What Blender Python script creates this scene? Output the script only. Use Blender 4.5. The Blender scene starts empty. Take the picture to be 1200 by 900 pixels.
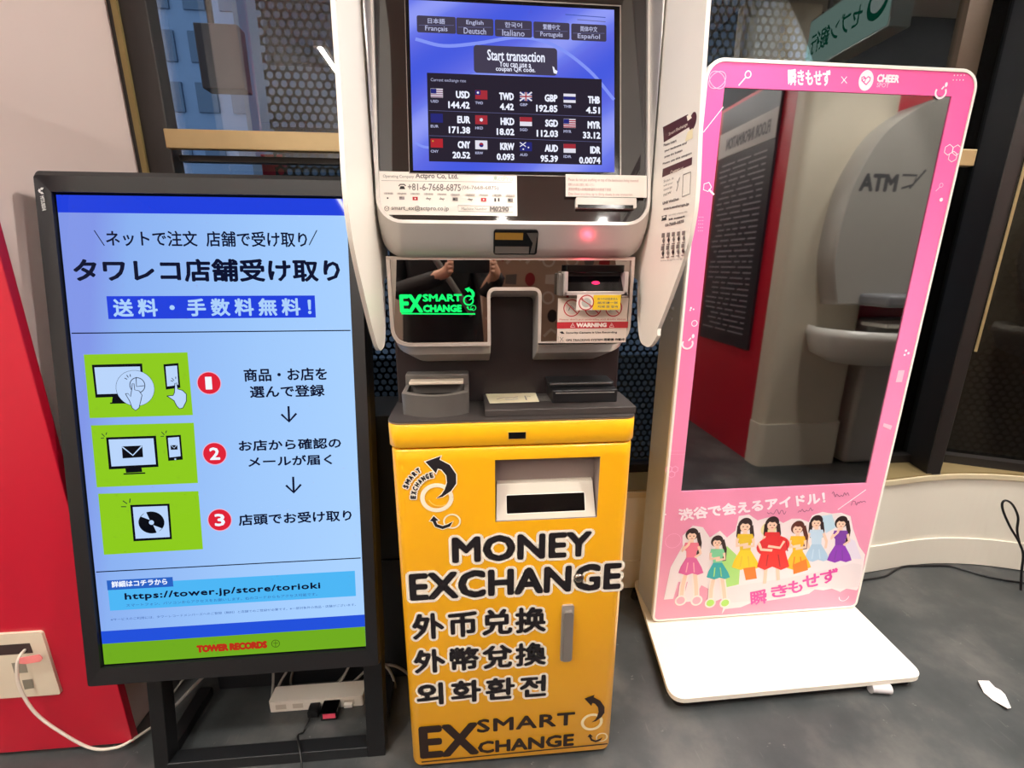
import bpy, math, random
from math import sin, cos, pi, radians
from mathutils import Vector
from mathutils.geometry import tessellate_polygon
random.seed(7)
SC = bpy.context.scene
COL = SC.collection
# ------------------------------------------------------------------ camera model (measured from the photograph)
FOC, YAW, PIT, ROLL = 533.69, .0861, .258, .0025
CAM = Vector((-.0892, -.952, 1.3372))
FW = Vector((sin(YAW)*cos(PIT), cos(YAW)*cos(PIT), -sin(PIT)))
_R = Vector((cos(YAW), -sin(YAW), 0)); _U = _R.cross(FW)
RT = cos(ROLL)*_R + sin(ROLL)*_U; UP = -sin(ROLL)*_R + cos(ROLL)*_U
def ray(px, py): return FW + RT*((px-600)/FOC) - UP*((py-450)/FOC)
def on(px, py, x=None, y=None, z=None):
    d = ray(px, py)
    t = (x-CAM.x)/d.x if x is not None else (y-CAM.y)/d.y if y is not None else (z-CAM.z)/d.z
    return CAM + d*t
class Plane:
    def __init__(s, o, u, v):
        s.o = Vector(o); s.u = Vector(u).normalized(); s.v = Vector(v).normalized(); s.n = s.u.cross(s.v).normalized()
        if s.n.dot(CAM-s.o) < 0: s.n = -s.n
    def hit(s, px, py):
        d = ray(px, py); t = (s.o-CAM).dot(s.n)/d.dot(s.n); return CAM + d*t
    def loc(s, px, py):
        p = s.hit(px, py)-s.o; return (p.dot(s.u), p.dot(s.v))
    def to(s, a, b, h=0): return s.o + s.u*a + s.v*b + s.n*h
# ------------------------------------------------------------------ materials
MATS = {}
def lin(h):
    h = h.lstrip('#'); c = [int(h[i:i+2], 16)/255 for i in (0, 2, 4)]
    return [x/12.92 if x <= .04045 else ((x+.055)/1.055)**2.4 for x in c]
def newmat(name):
    m = bpy.data.materials.new(name); m.use_nodes = True; m.node_tree.nodes.clear()
    return m, m.node_tree.nodes, m.node_tree.links
def mat(name, h=None, rough=.5, metal=0, vary=0, scale=12, bump=0, coat=0, spec=.5):
    if name in MATS: return MATS[name]
    m, N, L = newmat(name); c = lin(h)+[1]
    o = N.new('ShaderNodeOutputMaterial'); b = N.new('ShaderNodeBsdfPrincipled'); L.new(b.outputs[0], o.inputs[0])
    b.inputs['Base Color'].default_value = c; b.inputs['Roughness'].default_value = rough; b.inputs['Metallic'].default_value = metal
    b.inputs['Coat Weight'].default_value = coat; b.inputs['Coat Roughness'].default_value = .05; b.inputs['Specular IOR Level'].default_value = spec
    if vary or bump:
        t = N.new('ShaderNodeTexCoord'); n = N.new('ShaderNodeTexNoise'); n.inputs['Scale'].default_value = scale; n.inputs['Detail'].default_value = 5
        L.new(t.outputs['Object'], n.inputs['Vector'])
        if vary:
            r = N.new('ShaderNodeMapRange'); r.inputs[3].default_value = 1-vary; r.inputs[4].default_value = 1+vary; L.new(n.outputs[0], r.inputs[0])
            x = N.new('ShaderNodeVectorMath'); x.operation = 'SCALE'; x.inputs[0].default_value = c[:3]; L.new(r.outputs[0], x.inputs['Scale'])
            L.new(x.outputs[0], b.inputs['Base Color'])
        if bump:
            u = N.new('ShaderNodeBump'); u.inputs['Strength'].default_value = bump; u.inputs['Distance'].default_value = .002
            L.new(n.outputs[0], u.inputs['Height']); L.new(u.outputs[0], b.inputs['Normal'])
    MATS[name] = m; return m
def em(name, h, s=1.0):
    if name in MATS: return MATS[name]
    m, N, L = newmat(name)
    o = N.new('ShaderNodeOutputMaterial'); e = N.new('ShaderNodeEmission'); e.inputs[0].default_value = lin(h)+[1]; e.inputs[1].default_value = s
    g = N.new('ShaderNodeBsdfGlossy'); g.inputs['Roughness'].default_value = .03; g.inputs['Color'].default_value = (.004, .004, .004, 1)
    a = N.new('ShaderNodeAddShader'); L.new(e.outputs[0], a.inputs[0]); L.new(g.outputs[0], a.inputs[1]); L.new(a.outputs[0], o.inputs[0])
    MATS[name] = m; return m
def lamp(name, rgb, s):
    if name in MATS: return MATS[name]
    m, N, L = newmat(name)
    o = N.new('ShaderNodeOutputMaterial'); e = N.new('ShaderNodeEmission'); e.inputs[0].default_value = rgb+[1]; e.inputs[1].default_value = s
    L.new(e.outputs[0], o.inputs[0]); MATS[name] = m; return m
# ------------------------------------------------------------------ mesh builder
class MB:
    def __init__(s): s.v = []; s.f = []; s.m = []; s.ms = []; s.sm = []
    def mi(s, m):

        if m not in s.ms: s.ms.append(m)
        return s.ms.index(m)
    def add(s, vs, fs, m, smooth=False):
        b = len(s.v); s.v += [tuple(v) for v in vs]; k = s.mi(m)
        for f in fs: s.f.append([b+i for i in f]); s.m.append(k); s.sm.append(smooth)
        return s
    def box(s, x0, x1, y0, y1, z0, z1, m):
        v = [(x, y, z) for z in (z0, z1) for y in (y0, y1) for x in (x0, x1)]
        return s.add(v, [(0,2,3,1),(4,5,7,6),(0,1,5,4),(2,6,7,3),(0,4,6,2),(1,3,7,5)], m)
    def obox(s, P, a0, a1, b0, b1, h0, h1, m):
        v = [P.to(a, b, h) for h in (h0, h1) for b in (b0, b1) for a in (a0, a1)]
        return s.add(v, [(0,2,3,1),(4,5,7,6),(0,1,5,4),(2,6,7,3),(0,4,6,2),(1,3,7,5)], m)
    def prism(s, P, pts, h0, h1, m, holes=(), smooth_sides=False):
        loops = [list(pts)]+[list(h) for h in holes]
        tri = tessellate_polygon([[Vector((a, b, 0)) for a, b in l] for l in loops])
        flat = [p for l in loops for p in l]; n = len(flat)
        s.add([P.to(a, b, h1) for a, b in flat]+[P.to(a, b, h0) for a, b in flat], [tuple(t) for t in tri]+[tuple(n+i for i in reversed(t)) for t in tri], m)
        k = 0
        for l in loops:
            q = len(l)
            s.add([P.to(a, b, h1) for a, b in l]+[P.to(a, b, h0) for a, b in l], [(i, (i+1) % q, q+(i+1) % q, q+i) for i in range(q)], m, smooth_sides)
        return s
    def loft(s, loops, m, closed=True, smooth=True, cap0=False, cap1=False):
        q = len(loops[0]); vs = [v for l in loops for v in l]; fs = []
        for k in range(len(loops)-1):
            for i in range(q if closed else q-1):
                j = (i+1) % q; fs.append((k*q+i, k*q+j, (k+1)*q+j, (k+1)*q+i))
        s.add(vs, fs, m, smooth)
        if cap0: s.add(loops[0], [tuple(range(q))], m)
        if cap1: s.add(loops[-1], [tuple(range(q))], m)
        return s
    def tube(s, pts, r, m, n=10, cap=True):
        pts = [Vector(p) for p in pts]; loops = []; up = None
        for i, p in enumerate(pts):
            t = (pts[min(i+1, len(pts)-1)]-pts[max(i-1, 0)]).normalized()
            if up is None: up = t.orthogonal().normalized()
            up = (up-t*up.dot(t)).normalized(); w = t.cross(up); rr = r[i] if isinstance(r, (list, tuple)) else r
            loops.append([p+(up*cos(2*pi*k/n)+w*sin(2*pi*k/n))*rr for k in range(n)])
        return s.loft(loops, m, cap0=cap, cap1=cap)
    def ball(s, c, r, m, n=14, k=9):
        r = r if isinstance(r, (list, tuple)) else (r, r, r); loops = []
        for i in range(k+1):
            a = pi*i/k; loops.append([(c[0]+r[0]*sin(a)*cos(2*pi*j/n), c[1]+r[1]*sin(a)*sin(2*pi*j/n), c[2]+r[2]*cos(a)) for j in range(n)])
        return s.loft(loops, m)
    def build(s, name, parent=None, bevel=0, seg=2, label=None, sub=False):
        me = bpy.data.meshes.new(name); me.from_pydata(s.v, [], s.f)
        for m in s.ms: me.materials.append(m)
        me.polygons.foreach_set('material_index', s.m); me.polygons.foreach_set('use_smooth', s.sm); me.update()
        o = bpy.data.objects.new(name, me); COL.objects.link(o)
        if parent:
            o.parent = parent
            if parent.type == 'EMPTY': o.location = -parent.location
        if bevel:
            w = o.modifiers.new('Weld', 'WELD'); w.merge_threshold = .00001
            b = o.modifiers.new('Bevel', 'BEVEL'); b.width = bevel; b.segments = seg; b.limit_method = 'ANGLE'; b.angle_limit = radians(35)
        if label: o['label'] = label
        return o
def tag(o, label, cat, group=None):
    o['label'] = label; o['category'] = cat
    if group: o['group'] = group
    return o
def thing(name, loc, label, cat, group=None):
    o = bpy.data.objects.new(name, None); o.empty_display_size = .1; o.location = loc; COL.objects.link(o); return tag(o, label, cat, group)
def struct(o): o['kind'] = 'structure'; return o
def spline(pts, n=8):
    P = [Vector(p) for p in pts]; P = [P[0]*2-P[1]]+P+[P[-1]*2-P[-2]]; out = []
    for i in range(1, len(P)-2):
        for k in range(n):
            t = k/n; a, b, c, d = P[i-1:i+3]
            out.append(.5*((2*b)+(c-a)*t+(2*a-5*b+4*c-d)*t*t+(3*b-a-3*c+d)*t**3))
    return out+[P[-2]]
def rr(x0, x1, z0, z1, r, n=6):
    rs = r if isinstance(r, (list, tuple)) else (r, r, r, r); out = []      # bl, br, tr, tl
    for (cx, cz, a, q) in ((x0+rs[0], z0+rs[0], pi, rs[0]), (x1-rs[1], z0+rs[1], 1.5*pi, rs[1]), (x1-rs[2], z1-rs[2], 0, rs[2]), (x0+rs[3], z1-rs[3], .5*pi, rs[3])):
        for k in range(n+1): t = a+.5*pi*k/n; out.append((cx+q*cos(t), cz+q*sin(t)))
    return out
def roundpoly(pts, rs, n=6):
    out = []; N = len(pts)
    for i in range(N):
        p = Vector(pts[i]); a = Vector(pts[i-1]); b = Vector(pts[(i+1) % N]); r = rs[i] if isinstance(rs, (list, tuple)) else rs
        if r == 0: out.append(tuple(p)); continue
        u = (a-p).normalized(); w = (b-p).normalized(); p0 = p+u*r; p1 = p+w*r
        for k in range(n+1):
            t = k/n; q = p0*(1-t)**2+p*2*t*(1-t)+p1*t*t; out.append((q.x, q.y))
    return out
def inset(pts, d):
    N = len(pts); out = []
    area = sum(pts[i-1][0]*pts[i][1]-pts[i][0]*pts[i-1][1] for i in range(N)); sg = 1 if area > 0 else -1
    for i in range(N):
        a = Vector(pts[i-1]); p = Vector(pts[i]); b = Vector(pts[(i+1) % N])
        e0 = (p-a).normalized(); e1 = (b-p).normalized(); n0 = Vector((-e0.y, e0.x))*sg; n1 = Vector((-e1.y, e1.x))*sg
        m = (n0+n1); m = m/max(m.length_squared/2, .5)*1.0; q = p+m*d; out.append((q.x, q.y))
    return out
# ------------------------------------------------------------------ flat printed / displayed artwork on a plane
_TX = {}
def textmesh(s, sp=1.0):
    if (s, sp) in _TX: return _TX[(s, sp)]
    c = bpy.data.curves.new('t', 'FONT'); c.body = s; c.resolution_u = 2; c.space_character = sp
    o = bpy.data.objects.new('t', c); COL.objects.link(o)
    me = bpy.data.meshes.new_from_object(o.evaluated_get(bpy.context.evaluated_depsgraph_get()))
    v = [(p.co.x, p.co.y) for p in me.vertices]; f = [tuple(p.vertices) for p in me.polygons]
    bpy.data.objects.remove(o); bpy.data.curves.remove(c); bpy.data.meshes.remove(me)
    xs = [a for a, _ in v]; ys = [b for _, b in v]; x0, x1, y0, y1 = min(xs), max(xs), min(ys), max(ys)
    v = [((a-x0)/(x1-x0), (b-y0)/(y1-y0)) for a, b in v]; _TX[(s, sp)] = (v, f); return v, f
class Art:
    def __init__(s, P, mb=None, h=.0006, dh=.00003): s.P = P; s.mb = mb or MB(); s.h = h; s.dh = dh
    def nh(s): s.h += s.dh; return s.h
    def L(s, pts): return [s.P.loc(*p) for p in pts]
    def sc(s, px, py):
        a = s.P.loc(px, py); b = s.P.loc(px+1, py); return math.hypot(a[0]-b[0], a[1]-b[1])
    def polyl(s, pts, m, holes=()):
        h = s.nh(); loops = [list(pts)]+[list(x) for x in holes]
        tri = tessellate_polygon([[Vector((a, b, 0)) for a, b in l] for l in loops]); fl = [p for l in loops for p in l]
        s.mb.add([s.P.to(a, b, h) for a, b in fl], [tuple(t) for t in tri], m)
    def poly(s, pts, m): s.polyl(s.L(pts), m)
    def rect(s, bl, tr, m, r=0):
        a = s.P.loc(*bl); b = s.P.loc(*tr); s.polyl(rr(a[0], b[0], a[1], b[1], r*s.sc(*bl)) if r else [(a[0],a[1]),(b[0],a[1]),(b[0],b[1]),(a[0],b[1])], m)
    def disc(s, c, r, m, ry=None, n=28):
        a = s.P.loc(*c); k = s.sc(*c); ry = ry or r; s.polyl([(a[0]+r*k*cos(2*pi*i/n), a[1]+ry*k*sin(2*pi*i/n)) for i in range(n)], m)
    def arc(s, c, r, w, m, a0=0, a1=360, ry=None, rot=0, n=30):
        a = s.P.loc(*c); k = s.sc(*c); ry = ry or r; pts = []
        for i in range(n+1):
            t = radians(a0+(a1-a0)*i/n); x = r*k*cos(t); y = ry*k*sin(t); q = radians(rot); pts.append((a[0]+x*cos(q)-y*sin(q), a[1]+x*sin(q)+y*cos(q)))
        s.strokel(pts, w*k, m)
    def strokel(s, pts, w, m):
        h = s.nh(); v = []; N = len(pts); ws = w if isinstance(w, (list, tuple)) else [w]*N
        for i, p in enumerate(pts):
            a = pts[max(i-1, 0)]; b = pts[min(i+1, N-1)]; d = Vector((b[0]-a[0], b[1]-a[1]))
            if d.length < 1e-9: d = Vector((1, 0))
            d.normalize(); q = Vector((-d.y, d.x))*ws[i]/2
            v += [s.P.to(p[0]+q.x, p[1]+q.y, h), s.P.to(p[0]-q.x, p[1]-q.y, h)]
        s.mb.add(v, [(2*i, 2*i+1, 2*i+3, 2*i+2) for i in range(N-1)], m)
    def stroke(s, pts, w, m, smooth=False):
        l = s.L(pts); k = s.sc(*pts[0])
        if smooth: l = [(q.x, q.y) for q in spline([(a, b, 0) for a, b in l], 6)]
        s.strokel(l, w*k, m)
    def text(s, t, bl, tr, m, bold=0, out=None, outr=0, br=None, sp=1.0, flip=False):
        k = s.sc(*bl); v, f = textmesh(t, sp); b = bold*k
        a0 = s.P.loc(*bl); a1 = s.P.loc(*tr)
        if br is None: X = Vector((a1[0]-a0[0], 0)); Y = Vector((0, a1[1]-a0[1])); O = Vector(a0)
        else: c = s.P.loc(*br); X = Vector(c)-Vector(a0); Y = Vector(a1)-Vector(c); O = Vector(a0)
        if b: O = O+X.normalized()*b+Y.normalized()*b; X = X-X.normalized()*2*b; Y = Y-Y.normalized()*2*b
        def put(dx, dy, mm, h):
            vs = []
            for x, y in v:
                if flip: x = 1-x
                q = O+X*x+Y*y; vs.append(s.P.to(q.x+dx, q.y+dy, h))
            s.mb.add(vs, f, mm)
        if out:
            h = s.nh(); R = outr*k+b
            for i in range(14): put(R*cos(2*pi*i/14), R*sin(2*pi*i/14), out, h+i*1e-6)
            for i in range(8): put(.5*R*cos(2*pi*i/8), .5*R*sin(2*pi*i/8), out, h+2e-5)
        h = s.nh()+(3e-5 if out else 0); s.h = h
        if b:
            for i in range(8): put(b*cos(2*pi*i/8), b*sin(2*pi*i/8), m, h+i*1e-6)
        put(0, 0, m, h+1e-5)
    def build(s, name, parent, label=None): return s.mb.build(name, parent, label=label)
def arrow_logo(A, cx, cy, k, dark, ring, edge=None):
    """curved arrow over a ring with a small arrow and ring under it; cx, cy = ring centre"""
    def T(x, y): return (cx+(x-512)*k, cy+(y-583)*k)
    A.arc((cx, cy), 17*k, 5.2*k, ring, ry=16.4*k); A.arc(T(529.7, 610.5), 9.4*k, 2*k, ring, ry=9*k)
    big = [T(*q) for q in ((498.5, 540.8), (516.8, 534), (515, 538.3), (527, 544.5), (534.6, 555.5), (534.6, 566.5), (528.5, 575), (518.7, 581.7), (511.3, 583.6), (517.5, 579), (521, 573.8), (524, 565), (523, 556.7), (517.5, 550), (513, 548.7), (511, 554.2))]
    small = [T(*q) for q in ((508.3, 604.3), (513.8, 609.2), (510.7, 610), (512.6, 614), (518.7, 616), (524.8, 614), (531, 610.5), (527.2, 616.6), (518.7, 619.6), (510, 616.6), (507, 610.5), (504, 610))]
    if edge:
        for q in (big, small): A.polyl(inset(A.L(q), -1.1*k*A.sc(cx, cy)), edge)
    A.poly(big, dark); A.poly(small, dark)
# ------------------------------------------------------------------ shared materials
yellow = mat('yellow_paint', '#F2AE12', .32, vary=.03, scale=5, coat=.3)
yell2 = mat('yellow_band_paint', '#F3B213', .32, vary=.03, scale=5, coat=.3)
slate = mat('slate_counter_plastic', '#3E3835', .38, vary=.05, scale=30)
brown = mat('brown_column_paint', '#241C1C', .35, vary=.06, scale=8)
headglass = mat('dark_brown_glass', '#150E0C', .05, coat=1.0, spec=.8)
silver = mat('silver_painted_frame', '#C6C0BA', .30, metal=.45, vary=.03, scale=20)
cream = mat('cream_shield_plastic', '#E6DFD2', .42, vary=.02, scale=10)
white = mat('white_paint', '#EFEAE0', .35, vary=.02, scale=8)
blackpl = mat('black_plastic', '#0E0E10', .42, vary=.08, scale=30)
blackgl = mat('black_gloss', '#060607', .12)
greypl = mat('grey_scanner_plastic', '#5C5752', .42, vary=.05, scale=20)
paper = mat('label_paper', '#EFE7DC', .55, vary=.02)
ink = mat('dark_ink', '#1B1518', .5)
greyink = mat('grey_ink', '#77706B', .5)
redink = mat('red_ink', '#B8232C', .5)
stick = mat('white_sticker_edge', '#F1E6D2', .5)
# ================================================================== SETTING
def noise_floor():
    m, N, L = newmat('dark_slate_floor'); o = N.new('ShaderNodeOutputMaterial'); b = N.new('ShaderNodeBsdfPrincipled'); L.new(b.outputs[0], o.inputs[0])
    t = N.new('ShaderNodeTexCoord'); n1 = N.new('ShaderNodeTexNoise'); n1.inputs['Scale'].default_value = 3.2; n1.inputs['Detail'].default_value = 7; n1.inputs['Roughness'].default_value = .6
    n2 = N.new('ShaderNodeTexNoise'); n2.inputs['Scale'].default_value = 28; n2.inputs['Detail'].default_value = 6; n2.inputs['Roughness'].default_value = .7
    for n in (n1, n2): L.new(t.outputs['Object'], n.inputs['Vector'])
    r = N.new('ShaderNodeValToRGB'); e = r.color_ramp.elements
    e[0].position = .32; e[0].color = lin('#2E3233')+[1]; e[1].position = .68; e[1].color = lin('#5C5A57')+[1]
    x = e.new(.5); x.color = lin('#3F4141')+[1]
    L.new(n1.outputs[0], r.inputs[0])
    r2 = N.new('ShaderNodeValToRGB'); f = r2.color_ramp.elements; f[0].position = .655; f[0].color = (0,0,0,1); f[1].position = .72; f[1].color = (1,1,1,1)
    L.new(n2.outputs[0], r2.inputs[0])
    # short pale scuffs: stretched voronoi-like noise
    mp = N.new('ShaderNodeMapping'); mp.inputs['Rotation'].default_value = (0, 0, .9); mp.inputs['Scale'].default_value = (60, 9, 1)
    n3 = N.new('ShaderNodeTexNoise'); n3.inputs['Scale'].default_value = 1; n3.inputs['Detail'].default_value = 2; L.new(t.outputs['Object'], mp.inputs[0]); L.new(mp.outputs[0], n3.inputs['Vector'])
    r3 = N.new('ShaderNodeValToRGB'); f = r3.color_ramp.elements; f[0].position = .69; f[0].color = (0,0,0,1); f[1].position = .76; f[1].color = (.22,.22,.22,1); L.new(n3.outputs[0], r3.inputs[0])
    ad = N.new('ShaderNodeMath'); ad.operation = 'MAXIMUM'; L.new(r2.outputs[0], ad.inputs[0]); L.new(r3.outputs[0], ad.inputs[1])
    mx = N.new('ShaderNodeMix'); mx.data_type = 'RGBA'; mx.inputs[7].default_value = lin('#7C7975')+[1]; L.new(ad.outputs[0], mx.inputs[0]); L.new(r.outputs[0], mx.inputs[6])
    L.new(mx.outputs[2], b.inputs['Base Color'])
    rg = N.new('ShaderNodeMapRange'); rg.inputs[3].default_value = .28; rg.inputs[4].default_value = .5; L.new(n1.outputs[0], rg.inputs[0]); L.new(rg.outputs[0], b.inputs['Roughness'])
    return m
floorm = noise_floor()
wallm = mat('cream_wall_plaster', '#E4DCCC', .6, vary=.03, scale=4, bump=.05)
pinkw = mat('pillar_cream_paint', '#E0CBC3', .5, vary=.04, scale=3)
redw = mat('red_panel_laminate', '#B4102A', .35, vary=.05, scale=4)
brass = mat('aged_brass', '#AE9468', .38, metal=.3, vary=.12, scale=14)
darkfr = mat('dark_window_frame', '#1E1A18', .45, vary=.1, scale=10)
ceilm = mat('ceiling_paint', '#CFCAC2', .8, vary=.02)
struct(MB().box(-3.2, 4.2, -4.2, .99, -.06, 0, floorm).build('floor'))
struct(MB().box(-3.2, 4.2, -4.2, 1.0, 3.1, 3.2, ceilm).build('ceiling'))
struct(MB().box(-3.3, -3.2, -4.2, 1.0, 0, 3.1, wallm).build('wall_left'))
struct(MB().box(4.2, 4.3, -4.2, 1.0, 0, 3.1, wallm).build('wall_right'))
struct(MB().box(-3.2, 4.2, -4.3, -4.2, 0, 3.1, mat('store_far_wall', '#B5A798', .7, vary=.2, scale=3)).build('wall_front'))
# left pillar: cream side face, red panel on the front
struct(MB().box(-3.2, -1.107, .15, .86, 0, 3.1, pinkw).build('wall_pillar', bevel=.004))
struct(MB().box(-3.2, -1.075, .128, .15, .018, 3.1, redw).build('trim_1', bevel=.002))
struct(MB().box(-1.090, -1.074, .655, .664, .462, 3.1, mat('dull_brass', '#8C7A4C', .4, metal=.3, vary=.15)).build('trim_2'))
# low wall under the window, gently bowed on the right, with baseboard and sill
bow = [(-1.107, .66), (.9, .66), (1.35, .655), (1.62, .668), (1.88, .700), (2.05, .702), (2.23, .672), (2.42, .60), (2.62, .49), (2.8, .36)]
bw = [(p.x, p.y) for p in spline([(a, b, 0) for a, b in bow], 6)]
def bowstrip(z0, z1, d0, d1, m):
    q = MB(); L_ = [[Vector((x, y-d0, z0)), Vector((x, y-d0, z1)), Vector((x, y-d1, z1)), Vector((x, y-d1, z0))] for x, y in bw]
    q.loft(L_, m, smooth=False, cap0=True, cap1=True); return q
struct(bowstrip(0, .43, -.24, 0, wallm).build('wall_back'))
struct(bowstrip(.005, .135, 0, .008, wallm).build('baseboard_back'))
struct(bowstrip(.43, .455, -.26, .012, mat('sill_cream', '#CDBE9D', .5, vary=.05)).build('trim_3', bevel=.003))
struct(bowstrip(.455, .462, -.26, .004, mat('sill_tan', '#85734E', .45, vary=.1)).build('trim_4'))
# window frame members
struct(MB().box(-1.107, -1.0, .664, .72, .46, 3.1, darkfr).build('trim_5', bevel=.003))
struct(MB().prism(Plane((0,0,0), (1,0,0), (0,1,0)), [(1.912,.89), (1.858,.698), (1.917,.693), (2.076,.83), (2.076,.89)], .46, 3.1, darkfr).build('trim_6', bevel=.003))
struct(MB().prism(Plane((0,0,0), (1,0,0), (0,1,0)), [(1.921,.690), (1.945,.711), (1.950,.704), (1.926,.683)], 1.0, 3.1, brass).build('trim_7'))
struct(MB().box(1.70, 1.79, .82, .88, .46, 3.1, mat('window_post_bronze', '#6A5A4C', .4, metal=.4, vary=.1)).build('trim_8'))
struct(MB().box(-1.0, 1.67, .64, .664, 1.672, 1.726, brass).build('trim_9', bevel=.003))
struct(MB().box(-1.0, 1.9, .81, .87, .462, .50, darkfr).build('trim_10', bevel=.003))
struct(MB().box(-1.0, 1.0, .70, .73, 1.648, 1.666, darkfr).build('trim_11'))
def glassm(tint=(.80,.84,.84,1), gl=(.9,.9,.88,1)):
    m, N, L = newmat('window_glass'); o = N.new('ShaderNodeOutputMaterial'); t = N.new('ShaderNodeBsdfTransparent'); t.inputs[0].default_value = tint
    g = N.new('ShaderNodeBsdfGlossy'); g.inputs['Roughness'].default_value = .01; g.inputs['Color'].default_value = gl
    f = N.new('ShaderNodeFresnel'); f.inputs[0].default_value = 1.6; mr = N.new('ShaderNodeMath'); mr.operation = 'MULTIPLY_ADD'; mr.inputs[1].default_value = 1.0; mr.inputs[2].default_value = .06
    L.new(f.outputs[0], mr.inputs[0]); x = N.new('ShaderNodeMixShader'); L.new(mr.outputs[0], x.inputs[0]); L.new(t.outputs[0], x.inputs[1]); L.new(g.outputs[0], x.inputs[2]); L.new(x.outputs[0], o.inputs[0])
    return m
def perfm():
    m, N, L = newmat('perforated_sheet'); o = N.new('ShaderNodeOutputMaterial'); t = N.new('ShaderNodeTexCoord'); s = N.new('ShaderNodeSeparateXYZ'); L.new(t.outputs['Object'], s.inputs[0])
    P = .030
    def M(op, a, b=None, c=None):
        n = N.new('ShaderNodeMath'); n.operation = op
        for i, q in enumerate((a, b, c)):
            if q is None: continue
            if isinstance(q, (int, float)): n.inputs[i].default_value = q
            else: L.new(q, n.inputs[i])
        return n.outputs[0]
    def grid(dx, dz):
        u = M('MULTIPLY', M('SUBTRACT', M('FRACT', M('ADD', M('MULTIPLY', s.outputs[0], 1/P), dx)), .5), P)
        v = M('MULTIPLY', M('SUBTRACT', M('FRACT', M('ADD', M('MULTIPLY', s.outputs[2], 1/(P*1.732)), dz)), .5), P*1.732)
        return M('SQRT', M('ADD', M('MULTIPLY', u, u), M('MULTIPLY', v, v)))
    d = M('MINIMUM', grid(0, 0), grid(.5, .5)); h = M('LESS_THAN', d, .0112)
    b = N.new('ShaderNodeBsdfPrincipled'); b.inputs['Base Color'].default_value = lin('#1A1D22')+[1]; b.inputs['Roughness'].default_value = .4; b.inputs['Metallic'].default_value = .3
    tr = N.new('ShaderNodeBsdfTransparent'); x = N.new('ShaderNodeMixShader'); L.new(h, x.inputs[0]); L.new(b.outputs[0], x.inputs[1]); L.new(tr.outputs[0], x.inputs[2]); L.new(x.outputs[0], o.inputs[0])
    return m
TOPQ = Plane((0, 0, 0), (1, 0, 0), (0, 1, 0))
wg = glassm()
struct(MB().box(-1.106, 1.71, .84, .844, .50, 3.1, wg).build('window_1'))
bay = lambda d: [(2.06+d*.0, .850+d), (3.30, .2+d), (3.30, .2+d+.004), (2.06, .854+d)]
struct(MB().prism(TOPQ, bay(0), .50, 3.1, glassm((.30,.28,.25,1), (.35,.33,.30,1))).build('window_2'))
struct(MB().prism(TOPQ, [(2.05, .80), (3.30, .15), (3.30, .22), (2.05, .87)], .462, .50, darkfr).build('trim_12', bevel=.003))
o = MB().prism(TOPQ, bay(.09), 0, 3.1, perfm()).build('perforated_screen'); tag(o, 'dark perforated metal screen outside the angled window pane at the right edge', 'screen')
struct(MB().box(1.80, 1.90, .84, .844, .50, 3.1, wg).build('window_3'))
pf = perfm()
o = MB().box(-.80, 1.74, .93, .932, .0, 3.1, pf).build('perforated_screen'); tag(o, 'dark perforated metal screen standing outside behind the window glass', 'screen')
# outside
struct(MB().box(-9, 12, 1.0, 14, -.12, -.06, mat('pavement_asphalt', '#191918', .8, vary=.2, scale=3)).build('ground_outside'))
def facade(name, label, x0, x1, y, h, wm, gm, nx, nz, wz0, wz1):
    t = thing(name, ((x0+x1)/2, y, -.06), label, 'building'); MB().box(x0, x1, y, y+3, -.06, h, wm).build('wall', t)
    w = (x1-x0)/nx
    for i in range(nx):
        for k in range(nz):
            zz = wz0+(wz1-wz0)*k/nz; a = x0+w*(i+.2); b = x0+w*(i+.8); hh = (wz1-wz0)/nz
            MB().box(a, b, y-.03, y, zz, zz+hh*.6, gm).build('window', t)
wgl = mat('far_window_glass', '#39434E', .2)
facade('office_building', 'pale blue-grey building with rows of small dark windows seen through the left window', -9, -3.2, 7.0, 14, mat('pale_facade', '#8FA3BD', .8, vary=.06), mat('office_window_glass', '#5F7288', .3), 12, 8, 2.2, 7.4)
facade('grey_building', 'grey-brown building front seen through the perforated screen behind the machine', -3.0, 4.2, 6.0, 14, mat('grey_facade', '#737A84', .8, vary=.25, scale=2), wgl, 4, 5, 2.0, 11)
facade('blue_grey_building', 'pale blue building seen through the window above the right end of the pink display', 4.4, 7.7, 6.0, 14, mat('blue_facade', '#86A3CA', .8, vary=.08), wgl, 1, 1, 11, 13)
facade('dark_building', 'dark building front seen dimly through the angled pane at the right edge', 7.75, 16, 5.0, 14, mat('dark_facade', '#2A2622', .8, vary=.2), wgl, 3, 3, 5, 12)
p0 = on(237, 103, y=1.5); p1 = on(277, 28, y=1.5)
o = MB().box(p0.x, p1.x, 1.5, 1.58, p0.z, p1.z, mat('mauve_box_paint', '#8F7D78', .6, vary=.1)).build('hanging_sign_box', bevel=.004); tag(o, 'blank mauve-grey sign box hanging outside behind the left window', 'sign')
MB().box(p0.x+.05, p0.x+.07, 1.53, 1.55, p1.z, 3.2, darkfr).build('hanger', o)
p0 = on(308, 206, y=1.3); p1 = on(331, 181, y=1.3)
o = MB().box(p0.x, p1.x, 1.3, 1.34, p0.z, p1.z, redw).build('red_notice_board', bevel=.003); tag(o, 'small red notice board outside, just under the brass rail', 'sign')
MB().box((p0.x+p1.x)/2-.012, (p0.x+p1.x)/2+.012, 1.31, 1.33, -.06, p0.z, darkfr).build('post', o)
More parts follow.
